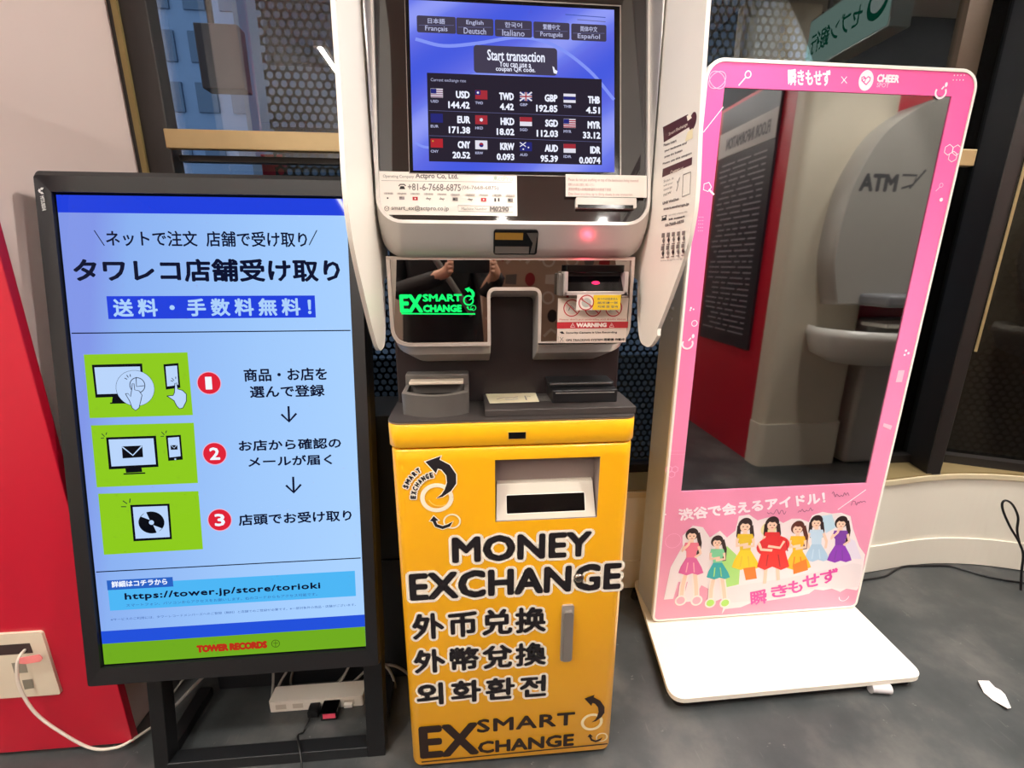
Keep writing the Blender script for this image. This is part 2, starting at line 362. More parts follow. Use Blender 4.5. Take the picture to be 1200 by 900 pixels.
# ================================================================== MONEY EXCHANGE MACHINE
K = thing('money_exchange_machine', (0, .2, 0), 'tall currency exchange machine with a yellow cabinet, standing between the two signage displays', 'machine')
HX = .2766
KP = Plane((0, 0, 0), (1, 0, 0), (0, 0, 1))          # yellow front face
def frontpath(hx, r, y0, y1, extra=()):
    pts = [(-hx, y1)]
    for k in range(9): t = pi+.5*pi*k/8; pts.append((-hx+r+r*cos(t), y0+r+r*sin(t)))
    for e in extra: pts.append((e, y0))
    for k in range(9): t = 1.5*pi+.5*pi*k/8; pts.append((hx-r+r*cos(t), y0+r+r*sin(t)))
    pts.append((hx, y1)); return pts
TOPP = Plane((0, 0, 0), (1, 0, 0), (0, 1, 0))
MB().box(-.255, .255, .03, .48, 0, .02, blackpl).build('plinth', K)
MB().box(-.272, .272, .05, .5, .014, .936, mat('cabinet_side_yellow', '#E8A813', .4, vary=.03)).build('cabinet_body', K, bevel=.004)
h0 = KP.loc(580.5, 611.5); h1 = KP.loc(703.5, 535)
hx0, hx1, hz0, hz1 = h0[0], h1[0], h0[1], h1[1]
fp = frontpath(HX, .028, 0, .05, (hx0, hx1)); zs = [.0125, .02, hz0, hz1, .934, .938]
d = MB()
for k in range(len(zs)-1):
    for i in range(len(fp)-1):
        if k == 2 and abs(fp[i][0]-hx0) < 1e-6 and abs(fp[i+1][0]-hx1) < 1e-6: continue
        def ins(p, z):
            q = .003 if (z < .015 or z > .937) else 0
            return (p[0]*(1-q*2), p[1]+q, z)
        a, b = fp[i], fp[i+1]
        d.add([ins(a, zs[k]), ins(b, zs[k]), ins(b, zs[k+1]), ins(a, zs[k+1])], [(0,1,2,3)], yellow, True)
d.add([(p[0], p[1]+.003, .938) for p in fp], [tuple(range(len(fp)))], yellow); d.add([(p[0], p[1]+.003, .0125) for p in fp], [tuple(reversed(range(len(fp))))], yellow)
door = d.build('door', K)
w = door.modifiers.new('Weld', 'WELD'); w.merge_threshold = .0001
fp2 = frontpath(.281, .03, 0, .5)
MB().loft([[(a*.993, b+.003, .9425) for a, b in fp2], [(a, b, .946) for a, b in fp2], [(a, b, .9945) for a, b in fp2], [(a*.993, b+.003, .998) for a, b in fp2]], yell2, closed=True, cap0=True, cap1=True).build('upper_band', K)
p = KP.loc(596, 514); q = KP.loc(616, 506)
MB().box(p[0]-.002, q[0]+.002, -.0015, .002, p[1]-.002, q[1]+.002, mat('slot_edge', '#D9A640', .4)).box(p[0], q[0], -.0022, .002, p[1], q[1], blackgl).build('sensor_slot', K, label='small black sensor slot in the yellow band')
# dispensing recess
tray = MB(); mauve = mat('recess_mauve', '#8E7C74', .5, vary=.04); flap = mat('recess_cover_cream', '#D5CAB8', .42, vary=.02)
tray.box(hx0, hx1, .0475, .0495, hz0, hz1, mauve)
for v in ([(hx0, 0, hz0), (hx0, .0475, hz0), (hx0, .0475, hz1), (hx0, 0, hz1)], [(hx1, 0, hz0), (hx1, .0475, hz0), (hx1, .0475, hz1), (hx1, 0, hz1)], [(hx0, 0, hz1), (hx1, 0, hz1), (hx1, .0475, hz1), (hx0, .0475, hz1)], [(hx0, 0, hz0), (hx1, 0, hz0), (hx1, .0475, hz0), (hx0, .0475, hz0)]): tray.add(v, [(0,1,2,3)], mauve)
tr = tray.build('dispensing_recess', K, label='mauve-grey recess in the yellow door')
zt = hz0+(hz1-hz0)*.50
c = MB(); c.add([(hx0+.002, .003, hz0+.001), (hx1-.002, .003, hz0+.001), (hx1-.006, .034, zt), (hx0+.006, .034, zt), (hx1-.006, .047, zt+.004), (hx0+.006, .047, zt+.004), (hx0+.002, .047, hz0+.001), (hx1-.002, .047, hz0+.001)], [(0,1,2,3), (3,2,4,5), (0,3,5,6), (1,7,4,2)], flap)
cv = c.build('cover', tr, label='cream sloping cover with a dark window')
FL = Plane((0, .003, hz0+.001), (1, 0, 0), (0, .031, zt-hz0-.001)); A = Art(FL); A.rect((593.5, 603), (685, 576), mat('cover_window_edge', '#F0E9DC', .4), 2); A.rect((594, 602), (684.5, 577), blackgl, 1); A.build('cover_window', tr)
# door lettering
A = Art(KP, h=.0008)
A.text('MONEY', (530.5, 660), (694, 622), ink, bold=1.25, out=stick, outr=4.0)
A.text('EXCHANGE', (481, 704), (729, 659), ink, bold=1.3, out=stick, outr=4.0)
A.text('外币兑换', (484, 750), (640.5, 710), ink, bold=1.0, out=stick, outr=3.2, sp=1.12)
A.text('外幣兌換', (486, 789.5), (640.5, 751.5), ink, bold=.8, out=stick, outr=3.2, sp=1.12)
A.text('외화환전', (489, 827), (640.5, 790), ink, bold=.9, out=stick, outr=3.2, sp=1.2)
brn = mat('dark_brown_vinyl', '#2A1A14', .5)
A.text('EX', (492.5, 889), (561, 845.5), brn, bold=2.3)
A.text('SMART', (559, 858.5), (674, 833.5), brn, bold=.85, sp=1.1)
A.text('CHANGE', (560, 883), (673, 859), brn, bold=1.0)
A.stroke([(494, 892.5), (712, 871)], 1.8, brn)
ring = mat('pale_ring_print', '#F1DFAE', .5)
arrow_logo(A, 693.5, 845.5, .65, brn, ring)
arrow_logo(A, 512, 583, 1.0, ink, mat('pale_ring_print_large', '#EFE3C6', .5), stick)
A.arc((515, 581), 13, 1.2, mat('ring_highlight', '#F5C860', .5), 200, 300)
for s_, r_, fs in (('SMART', 35.5, 6.0), ('EXCHANGE', 24.5, 6.2)):
    n = len(s_); a0, a1 = ((160, 124) if s_ == 'SMART' else (178, 103))
    for i, ch in enumerate(s_):
        t = radians(a0+(a1-a0)*i/(n-1)); cx, cy = 512+r_*cos(t), 583-r_*sin(t); ux, uy = sin(t), cos(t)   # baseline direction in px
        hw = 2.0 if ch != 'M' else 2.7
        bl = (cx-ux*hw, cy-uy*hw); br = (cx+ux*hw, cy+uy*hw); trp = (br[0]+cos(t)*fs, br[1]-sin(t)*fs)
        A.text(ch, bl, trp, ink, bold=.3, out=stick, outr=1.5, br=br)
A.build('door_lettering', door)
a = KP.loc(656, 773); b = KP.loc(672.5, 707.5)
hd = MB().prism(KP, rr(a[0], b[0], a[1], b[1], .006), 0, .006, mat('handle_steel', '#A79F97', .35, metal=.35, vary=.05), smooth_sides=True)
hd.prism(KP, rr(a[0]+.0045, b[0]-.0045, a[1]+.006, b[1]-.014, .005), .006, .014, mat('handle_lever', '#8C847C', .3, metal=.4), smooth_sides=True)
hd.build('door_handle', door, bevel=.0012, label='long steel pull handle')
a = KP.loc(678, 676)
lk = MB(); cc = KP.to(a[0], a[1], 0); lk.loft([[(cc.x+r*cos(2*pi*i/20), -h, cc.z+r*sin(2*pi*i/20)) for i in range(20)] for r, h in ((.0125, 0), (.0125, .004), (.011, .008), (.006, .0105), (.001, .011))], mat('lock_steel', '#9B948B', .22, metal=1), cap1=True)
lk.build('lock_knob', door, label='round steel lock knob')
# counter
fc = frontpath(.281, .03, .002, .16)
cn = MB().prism(TOPP, fc, .998, 1.003, slate, smooth_sides=True)
ctr = cn.build('counter', K, bevel=.001)
MB().loft([[(a, b-.0012, z) for z in (.9985, 1.0018) for a, b in [p]] for p in frontpath(.281, .03, .002, .16)], mat('counter_trim_metal', '#B9A48A', .3, metal=.8), closed=False).build('counter_trim', ctr)
# raised block + label + card reader
a = on(567, 475, z=1.003)
MB().box(-.066, .283, .022, .15, 1.003, 1.020, slate).build('raised_block', K, bevel=.002)
RB = Plane((0, 0, 1.0205), (1, 0, 0), (0, 1, 0)); A = Art(RB, h=.0004)
A.poly([(574, 473), (632, 471), (627, 459.5), (569, 461.5)], mat('pale_yellow_paper', '#F3E7C2', .5)); A.stroke([(582, 468), (590, 466), (602, 466), (607, 465)], 1.2, mat('label_mauve_ink', '#85586B', .5)); A.stroke([(607, 467.5), (599, 468.5), (592, 468)], .9, mat('label_blue_ink', '#4A5BA0', .5)); A.stroke([(617, 469), (615, 464), (622, 465)], 1.3, greyink)
A.build('paper_notice', K, label='pale yellow paper notice on the counter')
A = Art(RB, h=.0002); A.poly([(629, 470.5), (651, 470), (645, 463.5), (627, 464)], greypl); A.build('notice_plate', K)
cr = MB(); x0 = on(643, 446, y=.09).x; x1 = on(720, 446, y=.09).x
cr.box(x0+.004, x1, .06, .15, 1.02, 1.052, blackpl).box(x0, x1-.002, .085, .15, 1.052, 1.064, blackpl)
crd = cr.build('card_reader', K, bevel=.003, label='black card reader on the counter')
MB().box(x0+.012, x1-.008, .0590, .0605, 1.044, 1.0455, silver).box(x0+.002, x1-.01, .0835, .085, 1.0595, 1.061, greypl).build('card_slot', crd)
# grey passport scanner with curved front
sx0 = on(470, 452, y=.05).x; sx1 = on(549, 452, y=.05).x; scx = (sx0+sx1)/2; hw = (sx1-sx0)/2
def bow_(z, yb, inset_=0, n=16):
    h = hw-inset_; pts = [(scx+h*(2*i/n-1), yb-.03*(1-(2*i/n-1)**2)+inset_, z) for i in range(n+1)]
    return pts+[(scx+h, .15, z), (scx-h, .15, z)]
sm = MB(); sm.loft([bow_(1.003, .058), bow_(1.055, .050)], greypl)
top = bow_(1.055, .050); inn = bow_(1.056, .050, .010); low = bow_(1.035, .052, .010)
sm.loft([top, inn], mat('scanner_rim', '#6C655E', .4)); sm.loft([inn, low], blackpl); sm.add(low, [tuple(range(len(low)))], blackgl)
sc_ = sm.build('passport_scanner', K, label='grey passport scanner with a curved front')
MB().box(sx0, sx1, .118, .152, 1.003, 1.082, greypl).build('scanner_back', sc_, bevel=.003)
MB().box(sx0+.012, sx1-.012, .085, .1185, 1.064, 1.071, mat('scanner_glass_cover', '#C9B9A4', .25)).build('scanner_cover', sc_, bevel=.002, label='cream scanner cover')
# dark column
MB().box(-.277, .277, .15, .46, 1.0, 1.98, brown).build('column', K, bevel=.004)
# ---- head: leaning upper frame
TL_ = radians(11.5); vh = Vector((0, sin(TL_), cos(TL_)))
HX0 = .004
HP = Plane((HX0, .020, 1.415), (1, 0, 0), vh)          # rim front plane
GP = Plane((HX0, .029, 1.413), (1, 0, 0), vh)          # glass plane
hA = rr(-.279, .279, 0, .62, .050, 8); hA1 = rr(-.2725, .2725, .0065, .6135, .044, 8); hA2 = hA1
toW = lambda P, l, h=0: [P.to(a, b, h) for a, b in l]
chin = rr(HX0-.277, HX0+.277, 1.350, 2.04, .045, 8); back = rr(HX0-.277, HX0+.277, 1.348, 2.04, .045, 8)
hm = MB()
hm.loft([toW(HP, hA2, -.009), toW(HP, hA1), ], silver, smooth=False)
hm.loft([toW(HP, hA1), toW(HP, hA, 0)], mat('rim_edge_silver', '#E2DCD4', .3, metal=.3), smooth=False)
mid = [(a, .034, b) for a, b in rr(HX0-.279, HX0+.279, 1.380, 2.04, .050, 8)]
hm.loft([toW(HP, hA, 0), mid, [(a, .052, b) for a, b in chin], [(a, .15, b) for a, b in back]], silver)
head = hm.build('head_frame', K, label='silver frame around the dark glass head')
MB().prism(GP, rr(-.2715, .2715, .0055, .6145, .043, 8), -.01, 0, headglass).build('head_glass', head, label='dark brown glossy glass')
# slot in the chin
CH = Plane((0, .0195, 1.412), (1, 0, 0), (0, .050-.0195, 1.352-1.412))
CH.v = -CH.v; s0 = CH.loc(578, 297.5); s1 = CH.loc(631, 269)
rs = MB(); fr = rr(s0[0], s1[0], s0[1], s1[1], .006); rs.prism(CH, fr, -.004, .0035, blackgl)
rsl = rs.build('receipt_slot', head, label='dark slot with a gold strip in the silver chin')
gold = mat('gold_strip', '#B4883A', .35, metal=.5); A = Art(CH, h=.0040); A.rect((580, 280), (613, 272), gold); A.rect((580, 296), (620, 288), greypl); A.poly([(617, 272), (630, 272), (626, 296), (621, 296), (624, 284)], mat('slot_grey', '#4B4743', .3)); A.build('gold_strip', rsl)
# screen
b0 = GP.loc(479.5, 203.8); b1 = GP.loc(727.5, 7)
MB().prism(GP, [(b0[0], b0[1]), (b1[0], b0[1]), (b1[0], b1[1]), (b0[0], b1[1])], 0, .0020, mat('screen_bezel_silver', '#A8A09A', .3, metal=.6)).prism(GP, [(b0[0]+.0015, b0[1]+.0015), (b1[0]-.003, b0[1]+.0015), (b1[0]-.003, b1[1]-.003), (b0[0]+.0015, b1[1]-.003)], .0020, .0026, blackgl).build('screen_bezel', head)
def swoosh():
    m, N, L = newmat('blue_swoosh_screen'); o = N.new('ShaderNodeOutputMaterial'); e = N.new('ShaderNodeEmission'); t = N.new('ShaderNodeTexCoord')
    mp = N.new('ShaderNodeMapping'); mp.inputs['Rotation'].default_value = (0, .7, 0); mp.inputs['Location'].default_value = (.4, 0, .2); L.new(t.outputs['Generated'], mp.inputs[0])
    wv = N.new('ShaderNodeTexWave'); wv.inputs['Scale'].default_value = .55; wv.inputs['Distortion'].default_value = 3.5; wv.inputs['Detail'].default_value = 1.2; wv.inputs['Detail Scale'].default_value = .8; wv.bands_direction = 'Z'
    L.new(mp.outputs[0], wv.inputs['Vector']); r = N.new('ShaderNodeValToRGB'); q = r.color_ramp.elements
    q[0].position = 0; q[0].color = lin('#4558D8')+[1]; q[1].position = 1; q[1].color = lin('#8C96EE')+[1]; x = q.new(.55); x.color = lin('#5E68DC')+[1]; x = q.new(.8); x.color = lin('#6A78E4')+[1]
    L.new(wv.outputs[0], r.inputs[0]); L.new(r.outputs[0], e.inputs[0]); e.inputs[1].default_value = 1.0
    g = N.new('ShaderNodeBsdfGlossy'); g.inputs['Roughness'].default_value = .05; g.inputs['Color'].default_value = (.004,.004,.004,1); a = N.new('ShaderNodeAddShader'); L.new(e.outputs[0], a.inputs[0]); L.new(g.outputs[0], a.inputs[1]); L.new(a.outputs[0], o.inputs[0]); return m
SW = swoosh(); A = Art(GP, h=.0030)
A.polyl([GP.loc(484.5, 200.5), GP.loc(719.5, 202.5), (GP.loc(719.5, 202.5)[0], GP.loc(722, 13)[1]), (GP.loc(484.5, 200.5)[0], GP.loc(722, 13)[1])], SW)
A.mb.f[-2:] ; scr = A.mb.build('touch_screen', head, label='lit blue touch screen')
A = Art(GP, h=.0033, dh=.00001)
btn = em('screen_button_grey', '#464054', .9); bdk = em('screen_table_dark', '#2B2533', .9); wt = em('screen_white', '#E9ECFF', 1.0); wt2 = em('screen_pale', '#B9BCE0', .9)
pale = em('screen_pale_swoosh', '#7F90EE', 1.0); A.stroke([(487, 47), (520, 55), (560, 52), (610, 45), (650, 55), (690, 84), (719, 118)], 4, pale, True); A.stroke([(487, 168), (494, 172), (505, 174), (540, 176)], 3, pale, True); A.stroke([(530, 95), (560, 88), (600, 86)], 2.5, pale, True)
bx = [(489, 534), (535, 578), (580, 623), (625, 667), (669, 710)]
for i, (x0, x1) in enumerate(bx):
    y0 = 21+(x0-489)*.052; A.rect((x0, y0+17.5+.7), (x1, y0+.5), btn, 2)
    a, b = (('日本語', 'Français'), ('English', 'Deutsch'), ('한국어', 'Italiano'), ('繁體中文', 'Português'), ('简体中文', 'Español'))[i]
    yy = y0+(.4)
    A.text(a, ((x0+x1)/2-10, yy+7.5), ((x0+x1)/2+10, yy+2), wt2, bold=.1); A.text(b, ((x0+x1)/2-13, yy+17), ((x0+x1)/2+13, yy+11), wt2, bold=.1)
    A.stroke([(x0+2, yy+9.5), (x1-2, yy+9.8)], .5, em('screen_line', '#6A6B9A', .9))
A.stroke([(662, 18.5), (709, 22)], .9, em('screen_line2', '#4A5AB0', .9)); A.stroke([(676, 24.5), (709, 27)], .8, MATS['screen_line'])
A.rect((555.5, 86.5), (652.5, 58), btn, 4)
A.text('Start transaction', (571, 72), (638, 62), wt, bold=.25); A.text('You can use a', (585, 79.5), (622, 74), wt, bold=.1); A.text('coupan QR code.', (581, 86), (627, 80.5), wt, bold=.1)
A.poly([(647, 79), (649, 80), (650, 83), (653, 84.5), (652, 88), (648.5, 87)], wt)
A.rect((503, 190), (704.5, 94), bdk)
A.text('Current exchange rate', (505, 97.5), (546, 94.2), wt2)
rows = [[('USD', '144.42'), ('TWD', '4.42'), ('GBP', '192.85'), ('THB', '4.51')], [('EUR', '171.38'), ('HKD', '18.02'), ('SGD', '112.03'), ('MYR', '33.12')], [('CNY', '20.52'), ('KRW', '0.093'), ('AUD', '95.39'), ('IDR', '0.0074')]]
cols = [(505, 551), (557, 602.5), (609, 653.5), (660, 703)]
fw = em('flag_white', '#E6E4F0', .9); fred = em('flag_red', '#A5303C', .9); fblue = em('flag_blue', '#2A2C78', .9); fred2 = em('flag_bright_red', '#B62A34', .9)
wid = {'USD': 16, 'TWD': 17, 'GBP': 15, 'THB': 14, 'EUR': 15, 'HKD': 16, 'SGD': 15, 'MYR': 15, 'CNY': 14.5, 'KRW': 16.5, 'AUD': 15.5, 'IDR': 12}
for r_, row in enumerate(rows):
    for c_, (cu, va) in enumerate(row):
        xr = cols[c_][1]-(0 if r_ else .6); yb = 116.3+r_*29.3+c_*2.05; x0 = cols[c_][0]-.5
        A.text(cu, (xr-wid[cu], yb), (xr, yb-8.2), wt, bold=.45); vw = 4.35*len(va)-1.2; A.text(va, (xr-vw, yb+11.7), (xr, yb+4.2), wt, bold=.4)
        ft = yb-11; fb = yb-1; F0, F1 = x0+.5, x0+14.5
        if cu in ('TWD', 'HKD', 'CNY'): A.rect((F0, fb), (F1, ft), fred if cu != 'CNY' else fred2)
        elif cu == 'EUR' or cu == 'AUD': A.rect((F0, fb), (F1, ft), fblue)
        else: A.rect((F0, fb), (F1, ft), fw)
        if cu in ('USD', 'MYR'):
            for k in range(4): A.rect((F0, fb-k*2.5-.2), (F1, fb-k*2.5-1.3), MATS['flag_red'] if cu == 'MYR' else em('flag_soft_red', '#9A7890', .9))
            A.rect((F0, ft+5.4), (F0+6.5, ft), fblue)
        if cu == 'GBP':
            A.rect((F0, fb), (F1, ft), fblue)
            for e_ in (((F0, fb), (F1, ft)), ((F0, ft), (F1, fb))): A.stroke([e_[0], e_[1]], 1.8, fw)
            A.stroke([((F0+F1)/2, fb), ((F0+F1)/2, ft)], 3, fw); A.stroke([(F0, (fb+ft)/2), (F1, (fb+ft)/2)], 3, fw); A.stroke([((F0+F1)/2, fb), ((F0+F1)/2, ft)], 1.5, fred); A.stroke([(F0, (fb+ft)/2), (F1, (fb+ft)/2)], 1.5, fred)
        if cu == 'THB': A.rect((F0, fb-3.2), (F1, ft+3.2), fblue)
        if cu in ('SGD', 'IDR'): A.rect((F0, ft+5), (F1, ft), fred)
        if cu == 'AUD': A.stroke([(F0, ft), (F0+7, ft+5)], 1, fw); A.stroke([(F0, ft+5), (F0+7, ft)], 1, fw); A.disc((F0+10, ft+6), .9, fw); A.disc((F0+4, ft+8), .9, fw)
        if cu == 'KRW': A.disc(((F0+F1)/2, (fb+ft)/2), 2.6, fblue); A.arc(((F0+F1)/2, (fb+ft)/2), 1.4, 2, fred, 0, 180)
        if cu in ('TWD',): A.rect((F0, ft+5), (F0+6, ft), fblue); A.disc((F0+3, ft+2.5), 1.3, fw)
        if cu in ('HKD', 'TWD'): A.disc(((F0+F1)/2 if cu == 'HKD' else F0+3, (fb+ft)/2 if cu == 'HKD' else ft+2.5), 2.2 if cu == 'HKD' else 1, fw, n=5)
        if cu == 'CNY': A.disc((F0+2.5, ft+2.5), 1, em('flag_gold', '#D9B040', .9), n=5)
        A.text(cu, (F0, yb+5), (F0+9, yb+2), wt2, bold=.1)
for k in (1, 2):
    y = 105.5+k*29.3-4; A.stroke([(503, y), (704, y+7.5)], .4, MATS['screen_line'])
A.build('screen_content', scr)
# labels on the glass
def sticker(name, P, bl, tr, th, m, parent, label, fn):
    a = P.loc(*bl); b = P.loc(*tr); o = MB().prism(P, [(a[0],a[1]),(b[0],a[1]),(b[0],b[1]),(a[0],b[1])], 0, th, m).build(name, parent, label=label)
    A = Art(P, h=th+.0003); fn(A); A.build('print', o); return o
def f1(A):
    A.text('Operating Company', (449, 209.5), (485, 205.5), greyink); A.text('Actpro Co, Ltd.', (487, 211), (537, 203.8), greyink, bold=.25); A.text('ActPro', (578, 212), (601, 207), mat('pale_green_ink', '#AEB9A4', .5)); A.poly([(578, 207), (583, 207), (580.5, 212)], mat('pale_green_ink', '#AEB9A4', .5))
    A.stroke([(447, 212), (600, 214)], .4, greyink); A.text('+81-6-7668-6875', (478, 223.5), (540, 216.2), greyink, bold=.15); A.text('(06-7668-6875)', (541, 223.2), (584, 218.5), greyink)
    A.poly([(468, 222), (475, 222), (473.5, 218.5), (469.5, 218.5)], ink); A.stroke([(467.5, 218.5), (469, 216.5), (474, 216.5), (475.5, 218.5)], 1.3, ink)
    for i in range(10):
        x = 450+i*15.6+(2 if i > 5 else 0); y = 227+i*.28; A.stroke([(x, y), (x+11, y+.2)], 2.2, mat('label_grey_tab', '#C9BEB4', .5)); A.text(('日本語', 'English', '中文', '한국어', 'Español', 'Deutsch', 'Italiano', 'Français', '繁體', 'Português')[i], (x+2, y+1.2), (x+10, y-1), greyink)
        fx = x+2.5; fy = y+3.5
        if i in (2, 7): A.rect((fx, fy+4), (fx+6, fy), redink); A.disc((fx+3, fy+2), 1, paper, n=5)
        elif i == 1: A.rect((fx, fy+3.5), (fx+6, fy), mat('flag_stripe_grey', '#9A8F90', .5)); A.rect((fx, fy+2), (fx+3, fy), greyink)
        elif i == 0: A.disc((fx+2, fy+2), 1, ink)
        elif i == 8: A.rect((fx, fy+4), (fx+1.8, fy), ink); A.rect((fx+4.2, fy+4), (fx+6, fy), ink)
        elif i in (5, 9): A.rect((fx, fy+4), (fx+6, fy), greyink); A.rect((fx+.6, fy+3), (fx+3, fy+1), ink)
        else: A.stroke([(fx, fy+2), (fx+6, fy+2)], 1, greyink); A.stroke([(fx+1, fy), (fx+5, fy+4)], .5, greyink)
    A.text('smart_ex@actpro.co.jp', (459, 248), (526, 242), greyink, bold=.1); A.arc((453.5, 245), 2.6, .6, greyink); A.stroke([(451, 243), (453.5, 245.5), (456.5, 243)], .5, greyink)
    A.stroke([(537, 241), (601, 243), (601, 249.5), (537, 248), (537, 241)], .45, greyink); A.text('Machine Number', (541, 246.6), (571, 243.8), greyink); A.text('M0290', (574, 248.4), (596, 242.6), greyink, bold=.3)
sticker('company_label', GP, (445.5, 251.5), (605.5, 204), .0012, paper, head, 'white operating company label', f1)
pr_ = mat('pinkish_ink', '#B98E88', .5)
def f2(A):
    for i, (y, x1, s_) in enumerate(((211, 748, 'Please do not put anything on top of the banknotes being inserted'), (216, 696, '紙幣を入れる前に枚数をご確認ください'), (221.5, 716, '請將鈔票放入前確認數量和方向再按下按鈕'), (227.5, 741, 'One sheet at a time, up to thirty sheets in one transaction'))): A.text(s_, (666, y+2), (x1, y-1), pr_)
slp = GP
a = GP.loc(662, 232); b = GP.loc(756, 208)
o = MB().prism(GP, [(a[0],a[1]),(b[0],a[1]),(b[0],b[1]),(a[0],b[1])], .008, .0095, paper).prism(GP, [(a[0]+.002,b[1]-.012),(b[0]-.004,b[1]-.012),(b[0]-.004,b[1]-.004),(a[0]+.002,b[1]-.004)], 0, .008, paper).build('notice_label', head, label='white notice label with small red print'); P2 = Plane(GP.to(0, 0, .0098), GP.u, GP.v); A = Art(P2, h=.0002); f2(A); A.build('print', o)
a = GP.loc(674, 244.5); b = GP.loc(744, 234)
o = MB().prism(GP, rr(a[0], b[0], a[1], b[1], .0015, 2), 0, .010, mat('slot_frame_white', '#DDD6CC', .35)).build('coupon_slot', head, label='white framed coupon slot'); P2 = Plane(GP.to(0, 0, .0101), GP.u, GP.v); A = Art(P2, h=.0002); A.rect((677, 244), (742, 240.5), blackgl); A.build('slot_mouth', o)
# ---- lower glass panel with a notch
LP = Plane((0, .060, 0), (1, 0, 0), (0, 0, 1))
xl, xr = -.268, .268; zb_ = (LP.loc(520, 405)[1]+LP.loc(680, 404)[1])/2; n0 = LP.loc(574.5, 340); n1 = LP.loc(631, 341); zn = (n0[1]+n1[1])/2
out = [(xl, 1.352), (xl, zb_), (n0[0], zb_), (n0[0], zn), (n1[0], zn), (n1[0], zb_), (xr, zb_), (xr, 1.352)]
ro = roundpoly(out, [0, .045, .004, .012, .012, .004, .045, 0], 8); ri = inset(ro, .007)
lowm = MB(); lowm.prism(LP, ro, -.004, .004, mat('lower_rim', '#CBBDB2', .32, metal=.3), holes=[ri], smooth_sides=False)
zt2 = 1.352
bk = [(a*(.90 if abs(a) > .15 else 1), zt2-(zt2-b)*(1.27)) for a, b in ro]
lowm.loft([[LP.to(a, b, -.003) for a, b in ro], [LP.to(a*(1 if abs(a) < .1 else .985), zt2-(zt2-b)*1.12, -.022) for a, b in ro], [LP.to(a, b, -.085) for a, b in bk]], silver, smooth=False)
low_ = lowm.build('lower_frame', K, label='silver frame of the notched lower panel')
lgm = mat('lower_dark_mirror_glass', '#A39B95', .02, metal=1.0)
MB().prism(LP, ri, -.012, -.002, lgm).build('lower_glass', low_, label='black mirror glass with a notch cut in the middle')
gr = em('green_led', '#16F06A', 1.25); A = Art(LP, h=.0)
A.text('EX', (469, 366.5), (495, 345), gr, bold=1.1); A.text('SMART', (495.5, 353.5), (541, 344.5), gr, bold=.5); A.text('CHANGE', (496, 366), (541, 357), gr, bold=.65); A.stroke([(470.5, 367.6), (557, 368)], 1.5, gr)
arrow_logo(A, 549, 352, .32, gr, gr); A.build('lit_logo', low_, label='glowing green lettering')
# bill acceptor
BP = Plane((0, .022, 0), (1, 0, 0), (0, 0, 1))
q0 = BP.loc(661, 346); q1 = BP.loc(737, 318.5)
ba = MB(); ba.box(q0[0], q1[0], .022, .058, q0[1], q0[1]+.008, silver).box(q0[0], q0[0]+.008, .022, .058, q0[1], q1[1], silver).box(q1[0]-.008, q1[0], .022, .058, q0[1], q1[1], silver).box(q0[0]-.010, q0[0], .034, .058, q0[1]-.002, q1[1]-.004, mat('acceptor_side', '#6E655F', .4, metal=.3)).box(q0[0]+.008, q1[0]-.008, .050, .058, q0[1]+.008, q1[1]+.012, blackpl)
ba.box(q0[0]+.006, q1[0]-.006, .034, .058, q1[1]-.002, q1[1]+.014, blackgl)
bac = ba.build('bill_acceptor', K, bevel=.0015, label='black bill acceptor with a silver frame')
MB().add([(q0[0]+.008, .026, q0[1]+.008), (q1[0]-.008, .026, q0[1]+.008), (q1[0]-.008, .050, q1[1]-.01), (q0[0]+.008, .050, q1[1]-.01)], [(0,1,2,3)], blackgl).build('acceptor_tray', bac)
led = on(698, 332, y=.040); MB().ball((led.x, .040, led.z), (.0095, .004, .005), em('red_led', '#FF2A5A', 2.2)).build('red_light', bac, label='glowing red light')
rl_ = bpy.data.lights.new('red_glow', 'POINT'); rl_.energy = .09; rl_.color = (1, .05, .12); rl_.shadow_soft_size = .006
ro_ = bpy.data.objects.new('red_glow_lamp', rl_); COL.objects.link(ro_); ro_.parent = bac; ro_.location = (led.x-.008, -.018, 1.352)
# warning sheet
def prohibit(A, c, r):
    A.arc(c, r, 1.2, redink); A.stroke([(c[0]-r*.7, c[1]-r*.7), (c[0]+r*.7, c[1]+r*.7)], 1.1, redink)
def f3(A):
    for i, x in enumerate((670, 695, 719)):
        A.disc((x, 361.5), 7, mat('sheet_grey_icon', '#C6B7AB', .5)); A.stroke([(x-4, 364), (x-1, 358), (x+3, 362)], 1.2, greyink); prohibit(A, (x, 361), 9.3)
    A.text('Please don\'t put umbrellas and drinks above', (655.5, 376), (733, 372.8), redink)
    A.rect((652.5, 385), (736, 376.7), redink); A.text('WARNING', (675, 383.6), (711, 378), paper, bold=.5)
    for x in (671, 716.5): A.stroke([(x-2.6, 383.3), (x, 378.3), (x+2.6, 383.3), (x-2.6, 383.3)], .6, paper); A.stroke([(x, 380), (x, 382)], .5, paper)
    A.text('Security Camera is Use Recording', (663, 391.5), (723, 388), ink, bold=.1); A.text('GPS TRACKING SYSTEM 搭載機 作動中', (663, 400), (732, 396), ink, bold=.1)
    A.poly([(655.5, 389), (659, 388), (661.5, 391), (658, 391)], ink); A.stroke([(656, 395), (660, 400)], .6, greyink); A.stroke([(660, 395), (656, 400)], .6, greyink); A.stroke([(654, 394), (654, 401), (661.5, 401)], .4, greyink)
WP = Plane((0, .0555, 0), (1, 0, 0), (0, 0, 1))
sticker('warning_sheet', WP, (652.5, 402), (736.5, 349), .0008, mat('pinkish_paper', '#DCC9BA', .5), low_, 'pinkish sheet with a red WARNING band', f3)
TP = Plane((0, .018, 1.285), (1, 0, 0), (0, -.15, 1))
